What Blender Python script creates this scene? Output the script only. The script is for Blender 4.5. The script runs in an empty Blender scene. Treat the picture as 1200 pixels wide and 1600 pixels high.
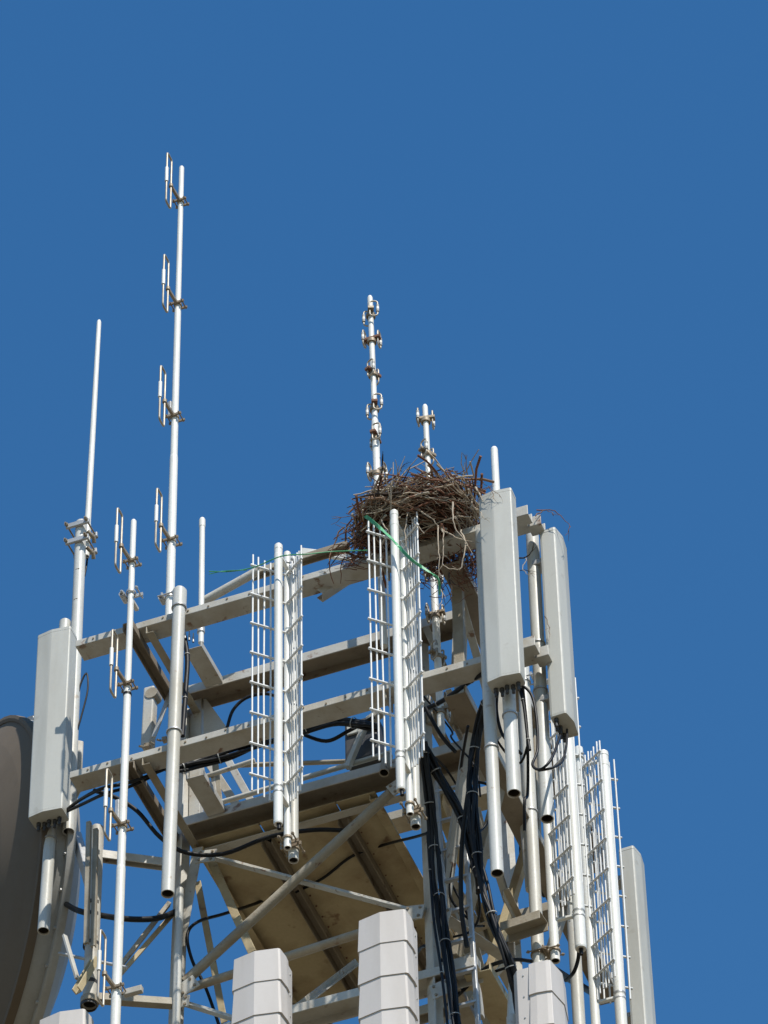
import bpy, math, random
from mathutils import Vector, Matrix
random.seed(7)
PI = math.pi
scene = bpy.context.scene
col = scene.collection

# The axes follow the tower: x along its front face, y back into it, z up.
H = 26.35                                   # height of the upper mounting rails above the ground
def p(x, y, z): return Vector((x, y, z + H))

# ------------------------------------------------------------------ camera, sky, sun, exposure
cam_d = bpy.data.cameras.new('camera')
cam = bpy.data.objects.new('camera', cam_d)
col.objects.link(cam)
cam_d.sensor_fit = 'VERTICAL'
cam_d.sensor_height = 36.0
cam_d.lens = 36.0 * 7500.0 / 1600.0
cam_d.clip_start = 0.1
cam_d.clip_end = 20000.0
yaw, pitch, roll = math.radians(20.0), math.radians(47.0), math.radians(1.31)
fwd = Vector((-math.sin(yaw) * math.cos(pitch), math.cos(yaw) * math.cos(pitch), math.sin(pitch)))
r0 = Vector((math.cos(yaw), math.sin(yaw), 0.0))
u0 = r0.cross(fwd)
right = r0 * math.cos(roll) - u0 * math.sin(roll)
up = r0 * math.sin(roll) + u0 * math.cos(roll)
m = Matrix((right, up, -fwd)).transposed().to_4x4()
m.translation = Vector((8.017, -22.005, 1.70))
cam.matrix_world = m
scene.camera = cam

SUN = Vector((0.41, -0.44, 0.80)).normalized()
world = bpy.data.worlds.new('World')
scene.world = world
world.use_nodes = True
wn, wl = world.node_tree.nodes, world.node_tree.links
wn.clear()
sky = wn.new('ShaderNodeTexSky')
sky.sky_type = 'NISHITA'
sky.sun_disc = False
sky.sun_elevation = math.asin(SUN.z)
sky.sun_rotation = math.atan2(SUN.x, SUN.y)
sky.altitude = 300.0
sky.air_density = 1.5
sky.dust_density = 0.0
sky.ozone_density = 6.0
hs = wn.new('ShaderNodeHueSaturation')
hs.inputs['Saturation'].default_value = 1.24
bg = wn.new('ShaderNodeBackground')
bg.inputs['Strength'].default_value = 0.125
wo = wn.new('ShaderNodeOutputWorld')
wl.new(sky.outputs['Color'], hs.inputs['Color'])
wl.new(hs.outputs['Color'], bg.inputs['Color'])
wl.new(bg.outputs['Background'], wo.inputs['Surface'])

sd = bpy.data.lights.new('sun', 'SUN')
sd.energy = 5.0
sd.angle = math.radians(0.53)
sd.color = (1.0, 0.95, 0.865)
so = bpy.data.objects.new('sun', sd)
col.objects.link(so)
so.location = p(20, -20, 40)
so.rotation_euler = SUN.to_track_quat('Z', 'Y').to_euler()

scene.view_settings.view_transform = 'Standard'
scene.view_settings.look = 'None'
scene.view_settings.exposure = 0.0
scene.view_settings.gamma = 1.0
scene.view_settings.use_curve_mapping = False
scene.render.engine = 'CYCLES'

# ------------------------------------------------------------------ materials
def material(name, base, rough=0.5, metal=0.0, dirt=None, dirt_amt=0.0, dirt_scale=3.0, spot=None, spot_amt=0.0,
             spot_scale=9.0, grain=0.06, bump=0.0, bump_scale=60.0, streak=False, spec=0.5):
    mt = bpy.data.materials.new(name)
    mt.use_nodes = True
    n, l = mt.node_tree.nodes, mt.node_tree.links
    b = n['Principled BSDF']
    b.inputs['Roughness'].default_value = rough
    b.inputs['Metallic'].default_value = metal
    b.inputs['Specular IOR Level'].default_value = spec
    geo = n.new('ShaderNodeNewGeometry')
    vec = geo.outputs['Position']
    if streak:
        mp = n.new('ShaderNodeMapping')
        mp.inputs['Scale'].default_value = (1.0, 1.0, 0.18)
        l.new(vec, mp.inputs['Vector'])
        svec = mp.outputs['Vector']
    else:
        svec = vec
    def noise(v, scale, detail=6.0, rough_=0.6):
        t = n.new('ShaderNodeTexNoise')
        t.inputs['Scale'].default_value = scale
        t.inputs['Detail'].default_value = detail
        t.inputs['Roughness'].default_value = rough_
        l.new(v, t.inputs['Vector'])
        return t.outputs['Fac']
    def ramp(fac, a, b_):
        r = n.new('ShaderNodeMapRange')
        r.inputs['From Min'].default_value = a
        r.inputs['From Max'].default_value = b_
        l.new(fac, r.inputs['Value'])
        return r.outputs['Result']
    def mix(fac, c1, c2, amt):
        mx = n.new('ShaderNodeMix')
        mx.data_type = 'RGBA'
        mu = n.new('ShaderNodeMath')
        mu.operation = 'MULTIPLY'
        mu.inputs[1].default_value = amt
        l.new(fac, mu.inputs[0])
        l.new(mu.outputs[0], mx.inputs[0])
        if isinstance(c1, tuple): mx.inputs[6].default_value = (*c1, 1)
        else: l.new(c1, mx.inputs[6])
        mx.inputs[7].default_value = (*c2, 1)
        return mx.outputs[2]
    c = mix(ramp(noise(vec, 45.0), 0.35, 0.7), base, tuple(x * 0.72 for x in base), grain * 5)
    if dirt:
        c = mix(ramp(noise(svec, dirt_scale), 0.45, 0.75), c, dirt, dirt_amt)
    if spot:
        c = mix(ramp(noise(vec, spot_scale, 3.0), 0.64, 0.72), c, spot, spot_amt)
    l.new(c, b.inputs['Base Color'])
    rr = n.new('ShaderNodeMapRange')
    rr.inputs['To Min'].default_value = max(0.05, rough - 0.1)
    rr.inputs['To Max'].default_value = min(1.0, rough + 0.15)
    l.new(noise(vec, 20.0), rr.inputs['Value'])
    l.new(rr.outputs['Result'], b.inputs['Roughness'])
    if bump > 0:
        bp = n.new('ShaderNodeBump')
        bp.inputs['Strength'].default_value = bump
        bp.inputs['Distance'].default_value = 0.01
        l.new(noise(vec, bump_scale), bp.inputs['Height'])
        l.new(bp.outputs['Normal'], b.inputs['Normal'])
    return mt

M = {}
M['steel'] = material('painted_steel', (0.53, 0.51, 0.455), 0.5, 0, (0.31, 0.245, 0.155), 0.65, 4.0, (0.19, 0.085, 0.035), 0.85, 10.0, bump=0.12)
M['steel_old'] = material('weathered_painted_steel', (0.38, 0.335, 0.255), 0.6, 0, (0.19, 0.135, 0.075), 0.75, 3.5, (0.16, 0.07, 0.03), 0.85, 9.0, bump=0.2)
M['grimy_shade'] = material('grimy_shaded_steel', (0.27, 0.225, 0.165), 0.7, 0, (0.13, 0.09, 0.06), 0.7, 4.0, (0.10, 0.045, 0.02), 0.8, 8.0, bump=0.25)  # grime and rust, with shade of ribs and undersides in the base colour
M['plate'] = material('cream_floor_plate', (0.50, 0.41, 0.245), 0.65, 0, (0.22, 0.135, 0.06), 0.85, 2.2, (0.17, 0.08, 0.035), 0.75, 6.5, bump=0.1)
M['pipe'] = material('white_painted_pipe', (0.62, 0.615, 0.57), 0.42, 0, (0.40, 0.36, 0.27), 0.8, 6.0, (0.34, 0.24, 0.14), 0.5, 13.0, bump=0.06, streak=True)
M['fibre'] = material('white_fibreglass', (0.83, 0.825, 0.77), 0.4, 0, (0.54, 0.49, 0.39), 0.6, 5.0, (0.5, 0.42, 0.3), 0.3, 15.0, streak=True)
M['rod'] = material('white_coated_rod', (0.78, 0.78, 0.76), 0.45, 0, (0.5, 0.48, 0.42), 0.4, 8.0)
M['radome'] = material('pale_grey_radome', (0.525, 0.52, 0.47), 0.5, 0, (0.38, 0.36, 0.30), 0.8, 3.2, (0.30, 0.27, 0.21), 0.35, 7.0, streak=True, grain=0.03)
M['stepped'] = material('off_white_radome', (0.61, 0.565, 0.52), 0.5, 0, (0.46, 0.41, 0.35), 0.75, 3.0, streak=True, grain=0.02)
M['galv'] = material('galvanised_steel', (0.50, 0.50, 0.49), 0.45, 0.35, (0.30, 0.27, 0.22), 0.6, 12.0, bump=0.15)
M['bronze'] = material('weathered_bronze', (0.33, 0.27, 0.19), 0.55, 0.3, (0.16, 0.10, 0.06), 0.7, 14.0, bump=0.15)
M['rust'] = material('rusty_steel', (0.20, 0.095, 0.055), 0.8, 0.0, (0.10, 0.05, 0.03), 0.7, 20.0, bump=0.3)
M['dipole'] = material('dipole_tube_metal', (0.47, 0.415, 0.33), 0.4, 0.25, (0.26, 0.20, 0.13), 0.6, 15.0)
M['cable'] = material('black_cable_jacket', (0.010, 0.010, 0.011), 0.45, 0, (0.03, 0.028, 0.025), 0.6, 10.0, spec=0.25)
M['tie'] = material('pale_cable_tie', (0.36, 0.35, 0.32), 0.5)
M['dark'] = material('dark_grey_casing', (0.045, 0.045, 0.048), 0.55, 0, (0.09, 0.085, 0.08), 0.6, 6.0)
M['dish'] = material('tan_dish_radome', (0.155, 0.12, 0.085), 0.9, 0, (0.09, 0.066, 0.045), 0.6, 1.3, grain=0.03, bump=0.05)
M['shroud'] = material('grey_dish_shroud', (0.42, 0.42, 0.40), 0.55, 0, (0.26, 0.22, 0.17), 0.6, 2.0, bump=0.08)
M['bore_shade'] = material('pipe_bore_shade', (0.05, 0.04, 0.03), 0.8)  # dark colour paints the shade inside open pipe ends
M['strap'] = material('green_plastic_strap', (0.06, 0.36, 0.15), 0.5, 0, (0.20, 0.48, 0.30), 0.7, 22.0)
M['bark_dark'] = material('dark_stick_bark', (0.055, 0.036, 0.026), 0.9, 0, (0.03, 0.02, 0.015), 0.6, 30.0, bump=0.4)
M['bark_mid'] = material('brown_stick_bark', (0.25, 0.15, 0.09), 0.9, 0, (0.12, 0.075, 0.045), 0.6, 30.0, bump=0.4)
M['bark_red'] = material('reddish_stick_bark', (0.21, 0.09, 0.05), 0.9, 0, (0.08, 0.04, 0.03), 0.6, 30.0, bump=0.4)
M['bark_grey'] = material('bleached_grey_stick', (0.47, 0.39, 0.295), 0.85, 0, (0.28, 0.22, 0.16), 0.6, 30.0, bump=0.3)
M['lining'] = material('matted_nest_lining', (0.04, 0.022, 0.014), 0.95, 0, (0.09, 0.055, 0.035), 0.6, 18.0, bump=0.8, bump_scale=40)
M['ground'] = material('dry_ground', (0.14, 0.108, 0.062), 0.95, 0, (0.10, 0.09, 0.05), 0.6, 0.15, bump=0.3, bump_scale=8)

# ------------------------------------------------------------------ mesh helpers
ORG = {}                                    # world origin of every thing, by object name
class MB:
    def __init__(s): s.v, s.f, s.sm, s.mi = [], [], [], []
    def add(s, vs, fs, smooth=False, mi=0):
        o = len(s.v)
        s.v += [Vector(x) for x in vs]
        s.f += [tuple(i + o for i in f) for f in fs]
        s.sm += [smooth] * len(fs)
        s.mi += [mi] * len(fs)
        return s
    def tube(s, pts, r, n=10, cap=True):
        pts = [Vector(q) for q in pts]
        k = len(pts)
        rs = r if isinstance(r, (list, tuple)) else [r] * k
        t = (pts[1] - pts[0]).normalized()
        ref = Vector((0, 0, 1)) if abs(t.z) < 0.9 else Vector((1, 0, 0))
        nrm = (ref - t * ref.dot(t)).normalized()
        vs, fs = [], []
        for i, q in enumerate(pts):
            if i == 0: d = pts[1] - pts[0]
            elif i == k - 1: d = pts[-1] - pts[-2]
            else: d = pts[i + 1] - pts[i - 1]
            d.normalize()
            nrm = (nrm - d * nrm.dot(d)).normalized()
            b = d.cross(nrm)
            for j in range(n):
                a = 2 * PI * j / n
                vs.append(q + (nrm * math.cos(a) + b * math.sin(a)) * rs[i])
        for i in range(k - 1):
            for j in range(n):
                a, b_ = i * n + j, i * n + (j + 1) % n
                fs.append((a, b_, b_ + n, a + n))
        s.add(vs, fs, True)
        if cap:
            s.add(vs[:n], [tuple(reversed(range(n)))])
            s.add(vs[-n:], [tuple(range(n))])
        return s
    def lathe(s, o, axis, prof, n=20, smooth=True, mi=0):
        o, ax = Vector(o), Vector(axis).normalized()
        ref = Vector((0, 0, 1)) if abs(ax.z) < 0.9 else Vector((1, 0, 0))
        e1 = (ref - ax * ref.dot(ax)).normalized()
        e2 = ax.cross(e1)
        for (h0, r_0), (h1, r_1) in zip(prof[:-1], prof[1:]):
            vs = []
            for h, rr in ((h0, r_0), (h1, r_1)):
                for j in range(n):
                    a = 2 * PI * j / n
                    vs.append(o + ax * h + (e1 * math.cos(a) + e2 * math.sin(a)) * max(rr, 1e-4))
            s.add(vs, [(j, (j + 1) % n, n + (j + 1) % n, n + j) for j in range(n)], smooth, mi)
        return s
    def pipe(s, p0, p1, r, t=0.006, n=16, bore=0.3):
        """a pipe from its open lower end p0 to its closed upper end p1"""
        p0, p1 = Vector(p0), Vector(p1)
        L = (p1 - p0).length
        s.lathe(p0, p1 - p0, [(bore, 0), (bore, r - t), (0.012, r - t)], n, True, 1)
        s.lathe(p0, p1 - p0, [(0.012, r - t), (0, r - t), (0, r), (L - r * 0.35, r), (L - 0.1 * r, r * 0.8), (L, 0)], n)
        return s
    def box(s, c, dx, dy, dz, ax=None):
        c = Vector(c)
        X, Y, Z = ax if ax else (Vector((1, 0, 0)), Vector((0, 1, 0)), Vector((0, 0, 1)))
        vs = [c + X * (sx * dx / 2) + Y * (sy * dy / 2) + Z * (sz * dz / 2) for sx in (-1, 1) for sy in (-1, 1) for sz in (-1, 1)]
        return s.add(vs, [(0, 1, 3, 2), (4, 6, 7, 5), (0, 4, 5, 1), (2, 3, 7, 6), (0, 2, 6, 4), (1, 5, 7, 3)])
    def beam(s, p0, p1, prof, up=(0, 0, 1)):
        """extrude a closed profile of (sideways, up) points from p0 to p1"""
        p0, p1, up = Vector(p0), Vector(p1), Vector(up)
        d = (p1 - p0).normalized()
        side = d.cross(up).normalized()
        u = side.cross(d)
        n = len(prof)
        vs = [q + side * a + u * b for q in (p0, p1) for a, b in prof]
        ar = sum(prof[i][0] * prof[(i + 1) % n][1] - prof[(i + 1) % n][0] * prof[i][1] for i in range(n))
        fs = [(j, (j + 1) % n, n + (j + 1) % n, n + j) for j in range(n)]
        fs += [tuple(reversed(range(n))), tuple(range(n, 2 * n))]
        return s.add(vs, fs)
    def prism(s, poly, z0, z1, sc0=1.0, sc1=1.0, tf=None, smooth=False):
        n = len(poly)
        vs = [Vector((x * sc0, y * sc0, z0)) for x, y in poly] + [Vector((x * sc1, y * sc1, z1)) for x, y in poly]
        if tf: vs = [tf @ q for q in vs]
        s.add(vs, [(j, (j + 1) % n, n + (j + 1) % n, n + j) for j in range(n)], smooth)
        return s.add(vs, [tuple(reversed(range(n))), tuple(range(n, 2 * n))])
    def mesh(s, name, mat, org=Vector((0, 0, 0))):
        me = bpy.data.meshes.new(name)
        me.from_pydata([q - org for q in s.v], [], s.f)
        me.materials.append(M[mat])
        if any(s.mi):
            me.materials.append(M['bore_shade'])
            me.polygons.foreach_set('material_index', s.mi)
        me.polygons.foreach_set('use_smooth', s.sm)
        me.validate()
        me.update()
        return me
    def part(s, name, mat, parent, bevel=0.0):
        """link as one mesh object under its thing (or under a part of it)"""
        root = parent
        while root.parent: root = root.parent
        o = bpy.data.objects.new(name, s.mesh(name, mat, ORG[root.name]))
        col.objects.link(o)
        o.parent = parent
        if bevel: bev(o, bevel)
        return o
    def single(s, name, mat, label, cat, group=None, origin=None, bevel=0.0):
        """link as a thing that is one mesh"""
        org = Vector(origin) if origin is not None else s.v[0].copy()
        o = bpy.data.objects.new(name, s.mesh(name, mat, org))
        col.objects.link(o)
        o.location = org
        ORG[o.name] = org
        tag(o, label, cat, group)
        if bevel: bev(o, bevel)
        return o

def bev(o, w):
    md = o.modifiers.new('bevel', 'BEVEL')
    md.width = w
    md.segments = 2
    md.limit_method = 'ANGLE'
    md.angle_limit = math.radians(40)
def tag(o, label, cat, group=None):
    o['label'] = label
    o['category'] = cat
    if group: o['group'] = group
def thing(name, loc, label, cat, group=None):
    o = bpy.data.objects.new(name, None)
    o.empty_display_size = 0.1
    col.objects.link(o)
    o.location = loc
    ORG[o.name] = Vector(loc)
    tag(o, label, cat, group)
    return o
def copy_tree(o, parent=None):
    c = o.copy()
    col.objects.link(c)
    c.parent = parent
    for ch in list(o.children): copy_tree(ch, c)
    return c
def smooth_path(pts, k=6):
    """Catmull-Rom through the points"""
    pts = [Vector(q) for q in pts]
    out = []
    for i in range(len(pts) - 1):
        a = pts[max(i - 1, 0)]; b = pts[i]; c = pts[i + 1]; d = pts[min(i + 2, len(pts) - 1)]
        for j in range(k):
            t = j / k
            out.append(0.5 * ((2 * b) + (c - a) * t + (2 * a - 5 * b + 4 * c - d) * t * t + (3 * b - a - 3 * c + d) * t ** 3))
    out.append(pts[-1])
    return out
def rect(w, h): return [(-w / 2, -h / 2), (w / 2, -h / 2), (w / 2, h / 2), (-w / 2, h / 2)]
def channel(w, h, t=0.009, down=False):
    """U section: web below (or above when down), flanges at both sides"""
    if down:
        return [(-w / 2, h / 2), (-w / 2, -h / 2), (-w / 2 + t, -h / 2), (-w / 2 + t, h / 2 - t), (w / 2 - t, h / 2 - t), (w / 2 - t, -h / 2), (w / 2, -h / 2), (w / 2, h / 2)]
    return [(-w / 2, -h / 2), (w / 2, -h / 2), (w / 2, h / 2), (w / 2 - t, h / 2), (w / 2 - t, -h / 2 + t), (-w / 2 + t, -h / 2 + t), (-w / 2 + t, h / 2), (-w / 2, h / 2)]
def angle(w, h, t=0.008):
    return [(-w / 2, -h / 2), (w / 2, -h / 2), (w / 2, -h / 2 + t), (-w / 2 + t, -h / 2 + t), (-w / 2 + t, h / 2), (-w / 2, h / 2)]
def ring(mb, c, r, t, axis=(0, 0, 1), w=0.012, n=16):
    mb.lathe(Vector(c) - Vector(axis) * w / 2, axis, [(0, r), (0, r + t), (w, r + t), (w, r)], n)
def u_clamp(parent, c, r, toward, mat='bronze', bar=0.12):
    """saddle clamp: a ring round a pipe, a cross bar and two bolts pointing towards the rail"""
    c, d = Vector(c), Vector(toward).normalized()
    sd_ = d.cross(Vector((0, 0, 1)))
    b = MB()
    ring(b, c, r, 0.007, w=0.016)
    b.box(c + d * (r + 0.012), bar, 0.012, 0.03, (sd_, d, Vector((0, 0, 1))))
    for sg in (-1, 1):
        b.tube([c + sd_ * sg * bar * 0.38 - d * (r + 0.02), c + sd_ * sg * bar * 0.38 + d * (r + 0.05)], 0.006, 6)
        b.lathe(c + sd_ * sg * bar * 0.38 - d * (r + 0.012), d, [(0, 0), (0, 0.012), (0.012, 0.012), (0.012, 0)], 6, False)
    return b.part('clamp', mat, parent)

# ------------------------------------------------------------------ ground
g = MB()
g.lathe(Vector((0, 0, 0)), (0, 0, 1), [(0, 0), (0, 60), (0, 400), (0, 6000)], 64, False)
go = bpy.data.objects.new('ground', g.mesh('ground', 'ground'))
col.objects.link(go)
go['kind'] = 'structure'

# ------------------------------------------------------------------ the tower
T = thing('lattice_tower', Vector((-0.94, 1.7, 0.0)), 'pale painted steel lattice tower top with mounting rails and braces carrying all the antennas', 'tower')
def steel(name, p0, p1, prof, mat='steel', up=(0, 0, 1), bevel=0.004, parent=None):
    return MB().beam(p0, p1, prof, up).part(name, mat, parent or T, bevel)

# front sector rails and right sector rails (channels lying flat), then the tower's own cross beams
for z in (0.022, -1.288):
    steel('rail', p(-2.38, 0.08, z), p(1.05, 0.08, z), channel(0.16, 0.062))
    steel('rail', p(0.43, 0.17, z - 0.064), p(0.375, 3.6, z - 0.064), channel(0.155, 0.062), 'grimy_shade')  # shaded underside painted in by the darker steel
    MB().beam(p(0.43 + 0.083, 0.17, z - 0.060), p(0.375 + 0.083, 3.6, z - 0.060), rect(0.008, 0.07)).part('flange', 'steel', T, 0.002)  # paler strip painted as the rail's sunlit edge
    cb = steel('cross_beam', p(-1.83, 0.845, z + 0.005), p(0.36, 0.845, z + 0.005), channel(0.19, 0.08, down=True), 'grimy_shade')  # dark colour covers both grime and the shade inside the channel
    MB().beam(p(-1.83, 0.744, z + 0.005), p(0.36, 0.744, z + 0.005), rect(0.008, 0.084)).part('flange', 'steel', cb, 0.002)  # paler steel sets off the lit front of the beam
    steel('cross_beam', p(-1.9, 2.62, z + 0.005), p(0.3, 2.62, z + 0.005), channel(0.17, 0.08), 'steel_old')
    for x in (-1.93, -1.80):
        steel('standoff_arm', p(x, -0.09 if z > -1 and x < -1.9 else 0.0, z - 0.07), p(x, 0.93, z - 0.07), channel(0.085, 0.07, down=True) if x < -1.9 else angle(0.06, 0.07), 'grimy_shade' if x < -1.9 else 'steel_old')
    for x in (-0.02, 0.12):
        steel('gusset', p(x, 0.02, z - 0.075), p(x, 0.16, z - 0.075), rect(0.012, 0.07), 'steel_old', bevel=0.001)
steel('post', p(0.281, 0.84, 0.255), p(0.233, 0.84, -0.563), channel(0.095, 0.06), 'steel', (0, 1, 0))
steel('brace', p(0.064, 0.7, -0.106), p(0.18, 0.7, -0.532), channel(0.075, 0.05), 'steel_old', (1, 0, 0))
# lower frame
for z in (-3.30,):
    steel('cross_beam', p(-1.9, 0.84, z), p(0.3, 0.84, z), channel(0.19, 0.075, down=True), 'steel')
    steel('cross_beam', p(0.05, 0.84, z + 0.02), p(0.0, 2.7, z + 0.02), channel(0.15, 0.07), 'steel_old')
# rail end brackets between the two right hand panels
for z in (0.022, -1.288):
    for dy, dz in ((0.0, -0.015), (0.13, -0.005)):
        steel('rail_bracket', p(1.0 + dy * 0.4, dy, z + dz), p(1.10 + dy * 0.4, dy, z + dz), channel(0.10, 0.095), 'steel')

# legs: down to the ground
def leg(x, y, dx, dy):
    return steel('leg', p(x, y, 0.0), Vector((x + dx, y + dy, 0.3)), angle(0.11, 0.11, 0.012), 'steel', up=(0.7, 0.7, 0))
leg(-0.02, 0.86, 0.25, -0.25); leg(-1.84, 0.86, -0.25, -0.25); leg(-0.02, 2.62, 0.25, 0.25); leg(-1.84, 2.62, -0.25, 0.25)
for x, y in ((0.23, 0.61), (-2.09, 0.61), (0.23, 2.87), (-2.09, 2.87)):
    MB().prism([(-0.35, -0.35), (0.35, -0.35), (0.35, 0.35), (-0.35, 0.35)], 0.0, 0.35, tf=Matrix.Translation((x, y, 0))).part('footing', 'shroud', T, 0.02)
low = MB()
for k in range(7):
    z0, z1 = -5.6 - k * 2.8, -2.9 - k * 2.8
    for (xa, ya), (xb, yb) in (((-1.9, 0.8), (0.05, 0.8)), ((0.05, 0.8), (0.05, 2.68)), ((0.05, 2.68), (-1.9, 2.68)), ((-1.9, 2.68), (-1.9, 0.8))):
        if k:
            low.beam(p(xa, ya, z0), p(xb, yb, z1), angle(0.07, 0.07)).beam(p(xa, ya, z1), p(xb, yb, z0), angle(0.06, 0.06))
        low.beam(p(xa, ya, z0), p(xb, yb, z0), angle(0.08, 0.08))
lo = low.part('lower_lattice', 'steel_old', T)
lo['kind'] = 'stuff'

# floor plates of the working platform, seen from below, with their ribs and edge angles
cuts = (-1.79, -1.30, -0.72, -0.42)
for i in range(3):
    MB().box(p((cuts[i] + cuts[i + 1]) / 2, 1.96, -1.372 + 0.004 * (i % 2)), cuts[i + 1] - cuts[i] - 0.008, 2.18, 0.012).part('floor_plate', 'plate', T, 0.002)
q = MB()
for x in (-1.76, -1.33, -1.24, -0.78, -0.66):
    for k in range(14):
        q.lathe(p(x, 0.98 + k * 0.12, -1.374), (0, 0, -1), [(0, 0.008), (0.007, 0.007), (0.007, 0)], 6, False)
q.part('floor_screws', 'rust', T)['kind'] = 'stuff'
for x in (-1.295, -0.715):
    steel('floor_rib', p(x, 1.0, -1.4235), p(x, 3.0, -1.4235), channel(0.085, 0.085, 0.008, down=True), 'grimy_shade')  # dark rib colour stands in for the shadows along the floor
for x in (-1.765, -0.44):
    steel('floor_edge', p(x, 0.88, -1.405), p(x, 3.04, -1.405), angle(0.065, 0.055), 'plate')
steel('floor_edge', p(-1.79, 0.955, -1.40), p(-0.1, 0.955, -1.40), angle(0.07, 0.05), 'steel')

# bolted connection plates where the braces meet the frame, with their bolt heads
def plate_at(c, w, h, rot, n=4):
    X = Vector((math.cos(rot), 0, math.sin(rot))); Z = Vector((-math.sin(rot), 0, math.cos(rot)))
    g = MB().box(c, w, 0.012, h, (X, Vector((0, 1, 0)), Z)).part('gusset', 'steel', T, 0.002)
    q = MB()
    for k in range(n):
        q.lathe(c + X * (w * (k % 2 - 0.5) * 0.6) + Z * (h * (k // 2 - 0.5) * 0.6) + Vector((0, -0.006, 0)), (0, -1, 0), [(0, 0.011), (0.009, 0.011), (0.009, 0)], 6, False)
    b = q.part('bolt_group', 'bronze', g)
    b['kind'] = 'stuff'
FACE = {(292, 1542): p(-1.78, 0.755, -2.836), (622, 1228): p(-0.209, 0.755, -1.498), (646, 1426): p(-0.121, 0.755, -2.716), (322, 1338): p(-1.653, 0.755, -1.665), (282, 1566): p(-1.826, 0.755, -2.96), (690, 1430): p(0.08, 0.755, -2.808), (690, 1545): p(0.063, 0.755, -3.461)}
for x, y, w, h, r in ((292, 1542, 0.16, 0.12, 0.5), (622, 1228, 0.14, 0.12, 0.5), (646, 1426, 0.15, 0.12, -0.2), (322, 1338, 0.15, 0.11, -0.2), (282, 1566, 0.13, 0.10, -0.1), (690, 1430, 0.13, 0.12, -0.3), (690, 1545, 0.15, 0.13, 0.2)):
    plate_at(FACE[(x, y)], w, h, r)
q = MB()
for z in (0.022, -1.288):
    for k in range(19):
        q.lathe(p(-2.24 + k * 0.177 + 0.03 * math.sin(k * 5.1), 0.0005, z + 0.012 * math.sin(k * 2.3)), (0, -1, 0), [(0, 0.008), (0.007, 0.008), (0.007, 0)], 6, False)
q.part('rail_bolts', 'bronze', T)['kind'] = 'stuff'
# face braces
def bar(p0, p1, w, h=None, mat='steel', name='brace', kind='rect', up=(0, 0, 1)):
    h = h or w
    pr = {'rect': rect(w, h), 'angle': angle(w, h), 'channel': channel(w, h), 'down': channel(w, h, down=True)}[kind]
    return steel(name, p0, p1, pr, mat, up, 0.003)
MB().tube([p(-1.819, 0.8, -2.746), p(-0.157, 0.8, -1.396)], 0.036, 14).part('brace', 'steel_old', T)
MB().tube([p(-1.907, 0.83, -2.792), p(-0.046, 0.83, -2.667)], 0.032, 14).part('brace', 'steel_old', T)
bar(p(-1.722, 0.87, -1.511), p(-0.12, 0.87, -2.608), 0.055, 0.05, 'steel', kind='angle')
bar(p(-1.856, 0.78, -2.907), p(-1.396, 0.78, -3.23), 0.055, 0.05, 'steel', kind='angle')
bar(p(-1.762, 0.86, -1.456), p(-1.884, 0.86, -2.352), 0.075, 0.012, 'steel', up=(0, 1, 0))
MB().tube([p(-1.833, 0.72, -1.948), p(-1.841, 0.72, -3.406)], 0.03, 14).part('leg_tube', 'pipe', T)
bar(p(-1.071, 0.9, -3.181), p(-0.832, 1.6, -2.209), 0.06, 0.05, 'steel', kind='angle')
bar(p(-1.717, 1, -1.474), p(-1.395, 1, -2.458), 0.06, 0.04, 'plate', up=(0, 1, 0))
bar(p(-1.898, 1.2, -1.456), p(-1.679, 1.2, -2.846), 0.05, 0.04, 'plate', kind='angle', up=(0, 1, 0))
# between the two levels, at the left corner
MB().beam(p(-2.108, 0.75, 0.145), p(-2.12, 0.75, -0.45), rect(0.085, 0.085), (0, 1, 0)).part('post', 'steel', T, 0.012)
MB().lathe(p(-2.085, 0.7, 0.064), (0, 1, 0), [(0, 0), (0, 0.05), (0.09, 0.05), (0.09, 0)], 18).part('post_cap', 'steel_old', T)
bar(p(-1.915, 0.66, -0.036), p(-2.037, 0.66, -0.445), 0.035, 0.012, 'galv', up=(0, 1, 0))
bar(p(-1.809, 0.92, 0.139), p(-1.805, 0.92, -1.234), 0.085, 0.07, 'steel', 'post', 'channel', (0, 1, 0))
bar(p(-1.794, 1.1, 0.273), p(-1.691, 1.1, -0.878), 0.05, 0.05, 'steel_old', 'post', 'angle', (0, 1, 0))
bar(p(-1.917, 1.3, -0.092), p(-1.639, 1.3, -0.721), 0.06, 0.05, 'steel', kind='angle', up=(0, 1, 0))
bar(p(-1.87, 1.6, 0.16), p(-1.632, 1.6, -0.459), 0.055, 0.05, 'steel', kind='angle', up=(0, 1, 0))
bar(p(-2.101, 1.5, 0.553), p(-1.933, 1.5, -0.62), 0.06, 0.05, 'steel_old', kind='angle', up=(0, 1, 0))
gs = MB()
gv = [p(-1.755, 0.9, 0.1), p(-1.57, 0.9, -0.295), p(-1.749, 0.9, -0.32)]
gs.add(gv + [q + Vector((0, 0.012, 0)) for q in gv], [(0, 1, 2), (5, 4, 3), (0, 3, 4, 1), (1, 4, 5, 2), (2, 5, 3, 0)])
gs.part('gusset', 'steel', T)
# short channels that stick forward from the cross beams
for a, b in ((p(-1.602, 0.35, 0.03), p(-1.661, 0.76, 0.054)), (p(-1.57, 0.33, -1.266), p(-1.65, 0.76, -1.242))):
    steel('outrigger', p(a.x, 0.33, a.z - H - 0.01), p(a.x, 0.738, a.z - H - 0.01), channel(0.135, 0.06), 'steel')
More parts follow.
